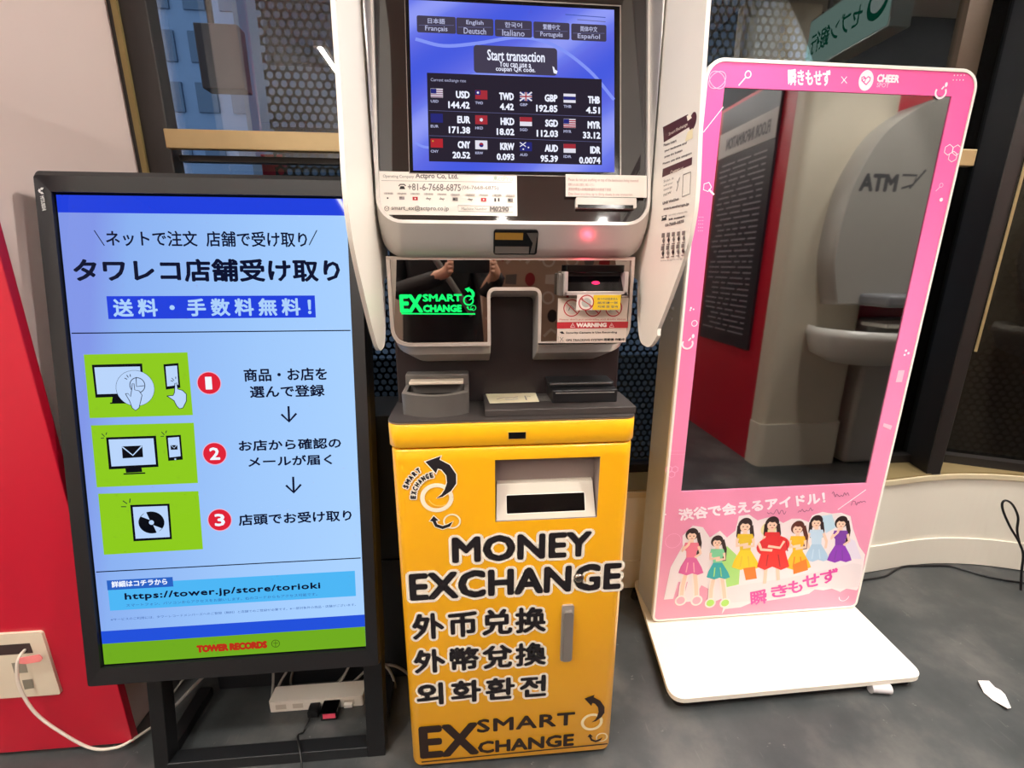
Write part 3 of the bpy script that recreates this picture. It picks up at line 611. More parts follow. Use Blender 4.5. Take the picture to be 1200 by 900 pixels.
def f4(A):
    A.rect((694, 363), (728, 345.5), mat('yellow_print', '#F0CC2C', .5)); prohibit(A, (687, 354.5), 8.5); A.disc((687, 354.5), 5.5, mat('note_grey', '#B9BDB4', .5)); A.stroke([(680, 350), (694, 359)], 1, redink)
    for i, t in enumerate(('おつりは出ません', '纸币请一张', '지폐 한 장씩')): A.text(t, (700, 351.5+i*4.6), (724, 348.6+i*4.6), greyink, bold=.1)
sticker('tag_sticker', TP, (675, 363.5), (728, 345), .0008, paper, bac, 'yellow and white sticker hanging under the acceptor', f4)
# side shields
prof = [(.15, 2.04), (.02, 2.05), (-.10, 1.98), (-.138, 1.85), (-.146, 1.72), (-.157, 1.58), (-.172, 1.46), (-.168, 1.40), (-.148, 1.345), (-.10, 1.265), (-.05, 1.195), (-.018, 1.168), (.010, 1.163), (.045, 1.172), (.07, 1.22), (.085, 1.30), (.15, 1.32)]
pp = [(p.x, p.y) for p in spline([(a, b, 0) for a, b in prof[1:-1]], 4)]; pp = [prof[0]]+pp+[prof[-1]]
for sx, nm in ((-1, 'left'), (1, 'right')):
    off = 0 if sx < 0 else .012
    SP = Plane((HX0+sx*.284, 0, 0), (0, 1, 0), (0, 0, 1)); n = Vector((-sx, 0, 0)); SP.n = n
    w = MB().prism(SP, [(a+(off if b > 1.2 and a < 0 else 0), b) for a, b in pp], -.007, 0, cream)
    o = w.build('side_shield', K, bevel=.0022, label='cream side shield' if sx < 0 else 'cream side shield with a printed instruction sheet')
    if sx > 0:
        A = Art(SP, h=.0003); bt = mat('maroon_print', '#4A1E20', .5)
        A.poly([(778, 167), (777, 149), (806, 134), (813, 141), (811, 147)], bt); A.disc((812, 142), 4, bt); A.poly([(805, 136), (809, 134), (811, 138), (806, 142)], stick); A.text('Smart Exchange', (784, 160), (806, 143), stick, br=(806, 148))
        A.poly([(776, 208), (777, 198), (811.5, 184), (811, 193)], bt); A.text('Contact us', (786, 204.5), (801, 194), stick, br=(801, 198.5))
        A.poly([(803, 166), (812, 162), (812, 150), (806, 155)], mat('pale_yellow_print', '#E6D9AE', .5))
        gl = [('Please insert', 778, 172, 793), ('your banknote and', 779, 179, 805), ('press the button', 779, 186, 800), ('Please use this coupon', 777, 194, 811)]
        for s_, x, y, x1 in gl: sl = -(x1-x)*.38; A.text(s_, (x, y), (x1, y+sl-3.5), greyink, bold=.1, br=(x1, y+sl))
        for i in range(4): y = 214+i*5.5; A.text(('Scan it', 'with your', 'camera app', 'now')[i], (778, y), (790-i, y-7), greyink, br=(790-i, y-4))
        A.stroke([(793, 224), (795, 217), (794, 212)], .6, greyink); A.stroke([(795, 214), (797, 208)], .6, greyink)
        A.stroke([(801, 205), (810, 201.5), (809, 227), (800, 230.5), (801, 205)], .5, greyink)
        A.text('LINE WeChat', (777, 240), (796, 231), greyink, bold=.15, br=(796, 234.5)); A.text('smart.exchange.jp', (778, 247), (808, 237), greyink, bold=.15, br=(808, 241))
        A.rect((776, 259), (781.5, 252), ink, 1); A.rect((777, 255.5), (780.5, 253), cream); A.text('operating company info', (784, 253.5), (806, 247), greyink, br=(806, 249.5)); A.text('24h support', (784, 259), (803, 252), ink, bold=.1, br=(803, 255))
        A.text('06-7668-6875', (780, 266), (802, 257), greyink, bold=.15, br=(802, 261))
        for r_ in range(2):
            for c_ in range(5):
                x = 776-r_*.5+c_*6; y = 276+r_*15-c_*.7; A.stroke([(x, y), (x+3.4, y-.3)], 2, greyink); A.stroke([(x+1.5, y+4), (x+2.8, y+8)], 2.1, ink if (c_+r_) % 2 else greyink); A.stroke([(x, y+11), (x+3.4, y+10.8)], .5, greyink)
        A.text('www.actpro.co.jp', (775, 307), (801, 302), greyink, br=(801, 304.5))
        A.build('instruction_print', o)
# ================================================================== LEFT SIGNAGE DISPLAY
LN = .1635
D = thing('signage_display', (-.70, .1, 0), 'black framed upright display showing a pale blue notice, leaning back on its stand', 'display')
DP = Plane((-1.0179, .0476, .372), (cos(.0054), sin(.0054), 0), (0, sin(LN), cos(LN)))
dw, dh_, bw_, bt_ = .6345, .6345*16/9, .0365, .050
bez = mat('display_bezel', '#151517', .38, vary=.08, scale=40)
edge = mat('display_edge_black', '#0B0B0C', .5)
b = MB()
o0 = rr(-bw_, dw+bw_, -bt_, dh_+bt_, .010, 4); o1 = rr(-bw_+.004, dw+bw_-.004, -bt_+.004, dh_+bt_-.012, .006, 4); o2 = rr(-.003, dw+.003, -.004, dh_+.004, .001, 4)
W = lambda l, h: [DP.to(a, c, h) for a, c in l]
b.loft([W(o0, -.055), W(o0, .004)], edge, smooth=False, cap0=True); b.loft([W(o0, .004), W(o1, .013)], edge, smooth=False); b.loft([W(o1, .013), W(o2, .009)], bez, smooth=False); b.loft([W(o2, .009), W(o2, -.001)], edge, smooth=False)
bezel = b.build('bezel', D)
A = Art(DP, h=.0142); lg = mat('logo_silver', '#C9C9C4', .4)
for dx, dy, rt in ((0, 0, 90), (5, -4, 30), (5, 4, 150)):
    c = DP.loc(52.5+dx*.55, 226+dy*.6); q = radians(rt); 
    k = A.sc(55, 226); A.polyl([(c[0]+k*(x*cos(q)-y*sin(q)), c[1]+k*(x*sin(q)+y*cos(q))) for x, y in ((-2.8, 0), (0, 1.6), (2.8, 0), (0, -1.6))], lg)
A.text('MITSUBISHI', (53.2, 232.5), (60.5, 248), lg, bold=.1, br=(56, 249.2))
A.build('maker_mark', bezel)
def dscreen():
    m, N, L = newmat('pale_blue_screen'); o = N.new('ShaderNodeOutputMaterial'); e = N.new('ShaderNodeEmission'); t = N.new('ShaderNodeTexCoord'); s = N.new('ShaderNodeSeparateXYZ'); L.new(t.outputs['Generated'], s.inputs[0])
    r = N.new('ShaderNodeValToRGB'); q = r.color_ramp.elements; q[0].position = 0; q[0].color = lin('#7E93E2')+[1]; q[1].position = 1; q[1].color = lin('#A6CDFA')+[1]; x = q.new(.12); x.color = lin('#88ADEC')+[1]; x = q.new(.6); x.color = lin('#9CC4F6')+[1]
    a = N.new('ShaderNodeMath'); a.operation = 'MULTIPLY_ADD'; a.inputs[1].default_value = -.25; L.new(s.outputs[2], a.inputs[0]); n = N.new('ShaderNodeMath'); n.operation = 'ADD'; n.inputs[1].default_value = .12; L.new(s.outputs[0], a.inputs[2]); L.new(a.outputs[0], n.inputs[0])
    L.new(n.outputs[0], r.inputs[0]); L.new(r.outputs[0], e.inputs[0]); e.inputs[1].default_value = .98
    g = N.new('ShaderNodeBsdfGlossy'); g.inputs['Roughness'].default_value = .06; g.inputs['Color'].default_value = (.004,.004,.004,1); ad = N.new('ShaderNodeAddShader'); L.new(e.outputs[0], ad.inputs[0]); L.new(g.outputs[0], ad.inputs[1]); L.new(ad.outputs[0], o.inputs[0]); return m
scr2 = MB().add([DP.to(0,0,0), DP.to(dw,0,0), DP.to(dw,dh_,0), DP.to(0,dh_,0)], [(0,1,2,3)], dscreen()).build('screen', D)
A = Art(DP, h=.0003, dh=.00003)
dk = em('notice_dark_navy', '#0B1230', .9); bl_ = em('notice_blue', '#2140DA', .95); bl2 = em('notice_royal_blue', '#2350D8', .95); gn = em('notice_green', '#8CC81E', .95); rd = em('notice_red', '#DC2438', .95); lb = em('notice_light_print', '#A9CDF8', .95); cyan_ = em('notice_cyan', '#4DB4F2', .95); gr2 = em('notice_footer_green', '#6FA91F', .95); or_ = em('notice_logo_red', '#B8301A', .9); blk = em('notice_black', '#0A0C16', .8); bt1 = em('notice_tab_blue', '#2B64C6', .9)
def band(l0, l1, m): A.polyl([(0, l0), (dw, l0), (dw, l1), (0, l1)], m)
z1 = DP.loc(235, 251)[1]; band(z1, dh_, bl_)
zc = DP.loc(250, 746)[1]; zb2 = DP.loc(250, 731.5)[1]; band(0, zc, gr2); band(zc, zb2, bl2)
A.stroke([(110, 270), (122, 288)], 1.1, dk); A.stroke([(371, 270), (362, 287.5)], 1.1, dk)
A.text('ネットで注文  店舗で受け取り', (124.5, 288.5), (359, 272), dk, bold=.35)
A.text('タワレコ店舗受け取り', (87, 330.5), (397.5, 304), dk, bold=1.05, sp=1.02)
A.rect((127, 374), (368.5, 346.5), bl_); A.text('送料・手数料無料！', (133, 371.5), (364, 349.5), lb, bold=.75, sp=1.45)
zl = DP.loc(250, 389)[1]; A.strokel([(0.003, zl), (dw-.003, zl)], .0026, dk); zl = DP.loc(270, 662)[1]; A.strokel([(0.003, zl), (dw-.003, zl)], .0026, dk)
for q in ([(98, 415.5), (219.5, 413), (226, 486.5), (105, 490)], [(106.5, 498.5), (227, 495.5), (232, 566), (113.5, 571)], [(115, 578.5), (232.5, 575.5), (238, 643.5), (122, 650)]): A.poly(q, gn)
# first picture: monitor, mouse hand, phone
sk = em('notice_picture_pale', '#B7D2F8', .95)
A.poly([(107.5, 427.5), (166.5, 426), (169, 464), (112, 466)], blk); A.poly([(110.5, 430.5), (164, 429.5), (166.5, 460.5), (114, 462)], sk); A.poly([(132, 464), (143, 463.5), (147, 472), (131, 473)], blk); A.stroke([(129, 472.5), (150, 472)], 1.6, blk)
A.disc((158.5, 455), 22.5, sk); A.arc((158.5, 455), 22.5, .4, dk)
A.arc((161, 451.5), 8.8, .9, dk, ry=9.5, rot=-5); A.stroke([(159.5, 442), (160, 453), (169, 452)], .9, dk)
hp = [(147, 461.5), (150, 461), (153, 465), (154.5, 456), (155, 449.5), (157, 449.5), (158, 457), (163, 458), (166.5, 463), (165, 470), (163, 478), (159, 481), (155, 478), (152, 470)]
A.poly(hp, sk); A.stroke(hp+[hp[0]], .8, dk)
for e_ in (((146, 443), (149, 444.5)), ((148.5, 439.5), (150.5, 442.5)), ((152.5, 438.5), (153, 441.5))): A.stroke(e_, .9, dk)
A.poly([(191.5, 427), (209, 425.5), (211.5, 454.5), (194.5, 456.5)], blk); A.poly([(194, 429.5), (207.5, 428.5), (209, 451), (196, 453)], sk)
hp = [(195.5, 464), (203, 463.5), (204.5, 460), (205, 449.5), (207, 448.5), (208.5, 456), (214, 457.5), (218.5, 462), (218.5, 470), (214.5, 478), (210.5, 479), (207, 475.5), (204, 469.5)]
A.poly(hp, sk); A.stroke(hp+[hp[0]], .9, dk)
for e_ in (((200, 446), (203, 447)), ((201.5, 443), (204, 446)), ((206, 441.5), (206, 444))): A.stroke(e_, .8, dk)
# second picture
A.poly([(124.5, 512.5), (183, 510.5), (186, 547), (128, 550)], blk); A.poly([(127.5, 515), (180, 513.5), (183, 544), (131, 546.5)], sk); A.poly([(147, 548), (166, 547), (167, 553), (148, 554)], blk); A.stroke([(145, 555.3), (170.5, 554.2)], 1.8, blk)
A.poly([(143, 523), (167, 522), (168, 535.5), (144, 537)], blk); A.stroke([(143.5, 523.5), (156, 533.5), (166.5, 522.5)], 1.6, sk)
A.poly([(194.5, 510.5), (212, 509.5), (214.5, 538.5), (197.5, 540)], blk); A.poly([(197, 513), (210, 512), (212, 534.5), (199, 536)], sk); A.rect((200.5, 527), (208, 521.5), blk); A.stroke([(201, 522), (204.3, 525), (207.5, 521.5)], .7, sk); A.disc((205.7, 538), 1.1, sk)
for ox, oy in ((0, 0), (70, -2)):
    for e_ in (((118.5, 513.5), (122.5, 513)), ((119.5, 508), (123, 511.5)), ((124.5, 509.5), (125.5, 506.5))): A.stroke([(p[0]+ox, p[1]+oy) for p in e_], .9, dk)
# third picture
A.poly([(153, 591.5), (199, 590), (202, 631.5), (157, 634)], blk); A.poly([(156, 594), (196.5, 592.5), (199.5, 629), (159.5, 631)], sk); A.disc((178, 612), 15.2, blk, ry=14.2)
for s_ in (-1, 1):
    A.poly([(178+s_*2, 612+s_*3), (178+s_*12.5, 612+s_*7), (178+s_*6.5, 612+s_*12.5)], sk)
A.disc((178, 612), 3.8, blk); A.disc((178, 612), 3.0, sk)
for e_ in (((142.5, 593.5), (148.5, 593.5)), ((144.5, 586.5), (149.5, 590)), ((152.5, 589), (153, 584))): A.stroke(e_, 1.1, dk)
for (cx, cy, n_) in ((245.3, 449, '1'), (252, 531.5, '2'), (258, 609, '3')):
    A.disc((cx, cy), 14.4, em('notice_pink_halo', '#E9B4D2', .95)); A.disc((cx, cy), 13.4, rd); A.text(n_, (cx-(3.8 if n_ == '1' else 5.5), cy+7.5), (cx+(2.8 if n_ == '1' else 5.5), cy-7.5), em('notice_white', '#EAF0FF', 1), bold=.25 if n_ == '1' else .6)
    if n_ == '1': A.stroke([(cx+1.4, cy+7.3), (cx+1.2, cy-7.2)], 2.6, em('notice_white', '#EAF0FF', 1))
A.text('商品・お店を', (286.5, 447.5), (383, 430.5), dk, bold=.42); A.text('選んで登録', (293.5, 466.5), (380, 450.5), dk, bold=.42)
A.text('お店から確認の', (280.5, 529), (399.5, 512.5), dk, bold=.42); A.text('メールが届く', (291.5, 547.5), (389, 532), dk, bold=.42); A.text('店頭でお受け取り', (280.5, 616), (412, 597), dk, bold=.42)
for cx, y0, y1 in ((339, 476, 494), (344.5, 558.5, 577)): A.stroke([(cx-.7, y0), (cx, y1-1)], 2.5, dk); A.stroke([(cx-9, y1-8.5), (cx, y1), (cx+8.5, y1-9.5)], 2.5, dk)
c0 = DP.loc(130, 715); c1 = DP.loc(416, 668.5); A.polyl([(c0[0], c0[1]), (c1[0], c0[1]), (c1[0], c1[1]), (c0[0], c1[1])], cyan_)
c0 = DP.loc(127, 691); c1 = DP.loc(203, 675.5); A.polyl([(c0[0], c0[1]), (c1[0], c0[1]), (c1[0], c1[1]), (c0[0], c1[1])], bt1)
A.text('詳細はコチラから', (132, 688), (196.5, 677), em('notice_white', '#EAF0FF', 1), bold=.3)
A.text('https://tower.jp/store/torioki', (147.5, 704.5), (375.5, 681.5), dk, bold=.45, sp=1.08)
A.text('スマートフォン、パソコンからアクセスをお願いします。右のコードからもアクセス可能です。', (149, 710.5), (372, 694), em('notice_small_print', '#3A5FA8', .9))
A.text('※サービスのご利用には、タワーレコードメンバーズへのご登録（無料）と店舗でのご登録が必要です。※一部対象外の商品・店舗がございます。', (131, 727), (417, 706.5), MATS['notice_small_print'])
A.text('TOWER RECORDS', (231.5, 764.5), (313.5, 750), or_, bold=1.0, sp=.95); A.arc((323.5, 753.5), 4.6, .9, em('notice_dark_green', '#4A6B18', .9)); A.stroke([(320.5, 753), (326.5, 753)], .8, MATS['notice_dark_green']); A.stroke([(323.5, 750), (323.5, 757)], .8, MATS['notice_dark_green'])
A.build('screen_content', scr2)
# stand: two legs on the leaning plane, crossbar, dark back board
yl = .047
for nm, a0, a1 in (('leg', .0, 0), ('leg', 1, 1)):
    if a0 == 0: x0 = on(173, 880, y=.04).x; x1 = on(191, 880, y=.04).x
    else: x0 = -.407; x1 = -.357
    u0 = x0+1.0179; u1 = x1+1.0179
    foot = -.372/cos(LN)-.0
    v = [DP.to(u, s, h) for h in (-.056, -.100) for u, s in ((u0, foot+.009*(1 if h < -.06 else 0)), (u1, foot+.009*(1 if h < -.06 else 0)), (u1, 1.0), (u0, 1.0))]
    for i in (0, 1, 4, 5): v[i].z = 0.0
    MB().add(v, [(0,1,2,3), (7,6,5,4), (0,4,5,1), (3,2,6,7), (0,3,7,4), (1,5,6,2)], blackpl).build('leg', D, bevel=.002)
lx = on(190, 880, y=.04).x
MB().box(lx-.002, -.405, .046, .085, .0, .034, mat('stand_bar_black', '#161719', .4)).build('crossbar', D, bevel=.002)
MB().box(lx, -.41, .255, .285, .93, .98, blackpl).build('rear_crossbar', D)
for x in (lx-.03, -.385): MB().box(x-.02, x+.02, .085, .285, .0, .03, blackpl).build('foot', D, bevel=.003)
yb_ = on(300, 838, z=0).y
o = MB().box(-.93, -.30, yb_+.10, yb_+.30, 0, .92, mat('black_cabinet_laminate', '#15161A', .5, vary=.1, scale=6)).box(-.93, -.30, yb_+.097, yb_+.10, .45, .455, blackgl).build('equipment_cabinet', bevel=.003)
tag(o, 'low black equipment cabinet on the floor behind the blue screen and its cables', 'cabinet')
# power strip
ys = yb_+.005; sx0_ = on(318, 845, y=ys).x; sx1_ = on(427, 838, y=ys).x
ps = thing('power_strip', ((sx0_+sx1_)/2, ys+.03, 0), 'long white power strip lying on the floor under the blue screen', 'power strip')
wp = mat('white_power_plastic', '#E9E0D2', .4, vary=.02)
MB().prism(Plane((0, 0, 0), (1, 0, 0), (0, 1, 0)), rr(sx0_, sx1_, ys, ys+.055, .006), 0.0, .038, wp).build('housing', ps, bevel=.003)
sw = (sx1_-sx0_)
soc = mat('socket_beige', '#C9BCAB', .5)
for f_ in (.07, .25, .80):
    MB().box(sx0_+sw*f_, sx0_+sw*(f_+.11), ys-.001, ys+.002, .010, .027, soc).build('socket', ps)
MB().box(sx0_+sw*.80, sx0_+sw*.89, ys-.010, ys+.001, .006, .018, white).build('switch', ps, bevel=.001)
pl = thing('black_plug', (sx0_+sw*.50, ys, 0), 'black plug in the white power strip with a thin black lead', 'plug')
MB().box(sx0_+sw*.44, sx0_+sw*.55, ys-.034, ys-.0005, .004, .028, blackpl).build('plug_body', pl, bevel=.003)
cx = sx0_+sw*.48
MB().tube(spline([(cx, ys-.03, .014), (cx-.005, ys-.055, .008), (cx-.01, ys-.075, .004), (cx-.008, .105, .03), (cx-.004, .085, .046), (cx+.01, .055, .046), (cx+.02, .035, .03), (cx+.03, .01, .004)]), .0028, blackpl).build('lead', pl)
ad = thing('power_adapter', (sx0_+sw*.66, ys, 0), 'chunky black power adapter with a pink label plugged into the strip', 'adapter')
MB().box(sx0_+sw*.585, sx0_+sw*.765, ys-.045, ys-.0005, .003, .034, blackgl).build('adapter_body', ad, bevel=.004)
MB().box(sx0_+sw*.62, sx0_+sw*.75, ys-.0465, ys-.045, .014, .030, mat('pink_label', '#E8506A', .5)).build('pink_label', ad)
gcb = mat('grey_cable', '#8F8C86', .5); wcb = mat('white_cable', '#D8D2C6', .45)
def cable(name, pts, r, m, label, grp=None, cat='cable'):
    o = MB().tube(spline(pts, 6), r, m, n=8).build(name); o['label'] = label; o['category'] = cat
    if grp: o['group'] = grp
    return o
def PX(l, y): return [tuple(on(a, b, y=(y if not isinstance(y, (list, tuple)) else y[i]))) for i, (a, b) in enumerate(l)]
yc = yb_+.07
cable('power_cable', PX([(320, 770), (320, 800), (319, 818), (320, 829)], [yc, yc, yc-.01, yc-.01]), .004, gcb, 'straight grey cable rising from the left end of the power strip', 'grey cables behind the stand')
cable('power_cable', PX([(345, 770), (336, 787), (327, 803), (322, 826)], yc-.004), .0038, gcb, 'grey cable curving into the left end of the power strip', 'grey cables behind the stand')
cable('power_cable', PX([(348, 772), (341, 795), (344, 811), (360, 815), (385, 807), (403, 791), (412, 772)], yc+.016), .0036, mat('dark_grey_cable', '#6E6C64', .5), 'long darker grey cable sagging in a U above the power strip', 'grey cables behind the stand')
cable('power_cable', PX([(414, 770), (400, 797), (386, 809), (379, 827)], yc-.008), .0038, gcb, 'grey cable dropping to the middle of the power strip', 'grey cables behind the stand')
cable('power_cable', PX([(432, 782), (424, 790), (408, 805), (390, 826)], yc), .0042, gcb, 'grey cable crossing to the right half of the power strip', 'grey cables behind the stand')
cable('power_cable', PX([(428, 795), (424, 803), (418, 812), (406, 827)], yc+.008), .0038, gcb, 'short grey cable nearest the right stand leg', 'grey cables behind the stand')
cable('power_cable', PX([(440, 779), (452, 779), (467, 782), (484, 794)], yc), .0045, gcb, 'grey cable running from the stand toward the yellow cabinet', 'grey cables beside the yellow cabinet')
cable('power_cable', PX([(445, 776), (456, 785), (463, 803), (462, 822), (455, 840), (446, 852)], yc-.01), .0045, gcb, 'grey cable hanging in an arc between the stand and the yellow cabinet', 'grey cables beside the yellow cabinet')
cable('power_cable', PX([(440, 832), (452, 831), (466, 828), (484, 818)], yc-.02), .0048, wcb, 'pale cable low between the stand leg and the yellow cabinet', 'grey cables beside the yellow cabinet')
cable('white_cord', PX([(371, 858), (374, 867), (381, 874), (392, 875), (412, 871), (429, 863)], [ys-.03, ys-.03, ys-.035, ys-.035, ys-.02, ys]), .0048, wcb, 'white cord looping in front of the power strip')
cable('data_cable', PX([(221, 790), (214, 797), (205, 809), (196, 822)], .20), .003, gcb, 'thin grey cable seen just right of the left stand leg')
cable('thick_cable', PX([(243, 788), (232, 799), (212, 820), (198, 834)], .21), .0048, gcb, 'thicker pale grey cable slanting behind the left stand leg')
# wall outlet on the red panel
ox1 = on(63, 776, y=.128).x; oz0 = on(60, 815, y=.12).z; oz1 = on(50, 741, y=.12).z
wo = thing('wall_outlet', (ox1-.08, .125, oz0), 'cream wall outlet plate on the red panel at lower left', 'outlet')
iv = mat('ivory_plate', '#D5C6AE', .4, vary=.02)
OP = Plane((0, .128, 0), (1, 0, 0), (0, 0, 1))
MB().prism(OP, rr(ox1-.17, ox1, oz0, oz1, .008), -.001, .007, iv, smooth_sides=True).build('plate', wo, bevel=.002)
O2 = Plane((0, .1208, 0), (1, 0, 0), (0, 0, 1)); A = Art(O2, h=.0004); A.poly([(-20, 757.5), (35, 753.5), (39, 765), (-20, 769.5)], mat('outlet_dark', '#3A2A28', .5)); A.poly([(13.5, 777), (30, 775), (33, 788), (17, 789)], mat('jack_grey', '#8C8272', .5)); A.build('slot', wo); A = Art(O2, h=.0004); A.poly([(26, 797), (38, 795.5), (40, 806), (29, 808)], mat('jack_grey2', '#7F7766', .5)); A.build('socket', wo)
tgp = on(30, 763, y=.112)
cable('network_cable', [tuple(on(29, 762, y=.119)), tuple(on(24, 768, y=.102)), tuple(on(20, 780, y=.094)), tuple(on(23, 805, y=.09)), tuple(on(42, 836, y=.09)), tuple(on(76, 861, y=.095)), tuple(on(108, 877, y=.10)), tuple(on(136, 876, y=.11)), tuple(on(155, 867, y=.13)), tuple(on(175, 854, y=.17)), tuple(on(200, 838, y=.24))], .0038, mat('ivory_cable', '#D9CDBC', .45), 'ivory network cable hanging from the wall outlet and running behind the stand')
tq = on(34, 772, y=.092); o = MB()
o.prism(Plane((0, .0965, 0), (1, 0, 0), (0, 0, 1)), [(p[0], p[1]) for p in roundpoly([Plane((0, .0965, 0), (1,0,0), (0,0,1)).loc(*q) for q in ((18, 777), (23, 771), (46, 767), (50, 771), (48, 775), (30, 778))], .003, 3)], -.001, .001, mat('pink_tag', '#E8837F', .5)); o = o.build('cable_tag'); tag(o, 'small pink tag wrapped on the ivory cable at the wall outlet', 'tag')
# ================================================================== PINK POSTER DISPLAY
Q = thing('poster_display', (.96, .45, 0), 'tall white and pink floor-standing display with a switched-off screen and a printed idol group', 'display')
yaw = .0089; PPO = Vector((.5499, .405, 0)); pu = Vector((cos(yaw), sin(yaw), 0))
PP = Plane(PPO, pu, (0, 0, 1)); pw, pz0, pz1 = .8221, .052, 1.8776
outl = rr(0, pw, pz0, pz1, (.028, .028, .055, .055), 8)
side = mat('side_brushed_grey', '#B2B6BB', .45, metal=.1, vary=.05, scale=30)
W = lambda l, h: [PP.to(a, c, h) for a, c in l]
b = MB(); b.loft([W(outl, -.004), W(outl, -.012)], white); b.loft([W(outl, -.012), W([(a*.996+.0016, c) for a, c in outl], -.150)], side, smooth=False, cap1=True)
body = b.build('body', Q)
inn = inset(outl, .010)
b = MB(); b.loft([W(outl, -.004), W(inset(outl, .003), 0), W(inn, 0), W(inn, -.003)], white, smooth=False); b.build('front_frame', Q, label='white frame around the pink panel')
def pinkm():
    m, N, L = newmat('pink_print_gradient'); o = N.new('ShaderNodeOutputMaterial'); bs = N.new('ShaderNodeBsdfPrincipled'); L.new(bs.outputs[0], o.inputs[0]); t = N.new('ShaderNodeTexCoord'); s = N.new('ShaderNodeSeparateXYZ'); L.new(t.outputs['Generated'], s.inputs[0])
    r = N.new('ShaderNodeValToRGB'); q = r.color_ramp.elements; q[0].position = .0; q[0].color = lin('#E59CB2')+[1]; q[1].position = .9; q[1].color = lin('#F862A6')+[1]; x = q.new(.45); x.color = lin('#F08AB4')+[1]
    L.new(s.outputs[2], r.inputs[0]); L.new(r.outputs[0], bs.inputs['Base Color']); bs.inputs['Roughness'].default_value = .25; return m
pk = pinkm(); s_bl = PP.loc(799.5, 575); s_tr = PP.loc(1116, 106)
sx0, sx1, sz0, sz1 = .0606, .0606+.6874, .5843, .5843+.6874*16/9
hole = [(sx0, sz0), (sx1, sz0), (sx1, sz1), (sx0, sz1)]
b = MB(); b.prism(PP, inn, -.006, -.002, pk, holes=[hole]); pan = b.build('pink_panel', Q)
mir = mat('switched_off_screen', '#9FA0A0', .03, metal=1.0)
MB().obox(PP, sx0, sx1, sz0, sz1, -.010, -.005, mir).build('screen', Q, label='dark mirror-like switched-off screen')
A = Art(PP, h=-.0016, dh=.000008); wp1 = mat('white_print', '#F8E4EC', .4); wp2 = mat('pale_pink_print', '#F7A9CF', .4); mg = mat('magenta_print', '#D9459A', .4)
A.text('瞬きもせず', (924, 100), (974, 81.5), wp1, bold=.5, br=(974, 101)); A.stroke([(986.5, 89.5), (993, 97.5)], .8, wp1); A.stroke([(993, 89.5), (986.5, 97.5)], .8, wp1)
A.disc((1015.5, 94), 8.6, wp1, ry=10); pts = [(1015.5, 99), (1010.5, 94), (1010.5, 90.5), (1013, 89.5), (1015.5, 92), (1018, 89.5), (1020.5, 91), (1020, 94), (1015.5, 99)]; A.stroke(pts, 1.2, mg); A.arc((1013, 93.5), 1.6, .8, mg)
A.text('CHEER', (1027.5, 96), (1055.5, 87.5), wp1, bold=.5); A.text('SPOT', (1027.5, 102), (1043, 97), wp2, bold=.15)
for rt in (35, -35): A.arc((841, 93.5), 10.5, .9, wp2, ry=7.5, rot=rt)
A.arc((877, 87), 3.4, 1.2, wp1); A.stroke([(874.5, 90), (866, 100)], 1.3, wp1)
A.stroke([(824.5, 155), (848, 125)], .9, wp1)
for i in range(4):
    for k in range(2): A.stroke([(1118.5+i*3.9-k*1.3, 88.5+k*5.5), (1119.5+i*3.9-k*1.3, 87.5+k*5.5)], 1.1, wp1)
def apple(cx, cy, s, m):
    A.arc((cx, cy), 6*s, 2.0*s, m, 150, 395, ry=5.5*s); A.stroke([(cx+1*s, cy-3.5*s), (cx+4*s, cy-7*s)], 1.6*s, m); A.disc((cx+6.5*s, cy-9*s), 1.6*s, m, ry=2.4*s)
apple(1103, 108, 1, wp1); apple(806, 403, 1, wp1)
def hexa(cx, cy, r, m):
    for dx, dy in ((-r*.9, -r*.5), (r*.9, -r*.4), (0, r*1.05)): A.arc((cx+dx, cy+dy), r, .8, m, 30, 390, n=6)
hexa(1117, 178, 5.2, wp1); hexa(787.5, 552, 4, wp2)
A.arc((829, 219), 5, 1, wp1, n=5); A.stroke([(831, 222), (837, 228)], 2, wp1); A.arc((1103.5, 217), 2, .8, wp2); A.stroke([(1102, 219), (1097, 224)], 1, wp2); A.disc((1103.5, 234), 2, wp1)
for i in range(3):
    for k in range(5): A.stroke([(819+i*2.3-k*.2, 254+k*4), (819.8+i*2.3-k*.2, 255+k*4)], .8, wp2)
for c_, r_ in (((810, 361), 1.2), ((813, 362.5), 1), ((809, 363.5), 1), ((1062, 411), 1.3), ((1065, 414), 1.4), ((1060.5, 416), 1.2)): A.disc(c_, r_, wp1)
A.arc((814, 379), 3.2, .9, wp1); A.rect((1050, 448), (1060.5, 434), mat('pale_pink_block', '#F9B9CB', .4)); A.poly([(1036, 496), (1046, 499), (1044, 504), (1035, 500)], mat('pale_pink_block', '#F9B9CB', .4))
for k in range(2):
    for i in range(8): A.disc((787+i*2.2, 528.5+k*4), .45, wp2)
A.disc((780, 603), 1, wp1); A.arc((789, 634), 9, .5, wp2); A.stroke([(982, 597.5), (1015, 574)], 1.0, wp1, False)
def part(name):
    global A
    if A.mb.f: A.build(name, pan)
    A = Art(PP, h=A.h, dh=.000008)
part('printed_doodles')
# heading
for s_, bl, tr, br in (('渋谷で会えるアイドル！', (797, 611), (968, 582), (969, 592.5)),):
    v_ = 0; A.text(s_, bl, (966.5, 576), wp1, bold=.75, br=(968, 590))
part('printed_heading')
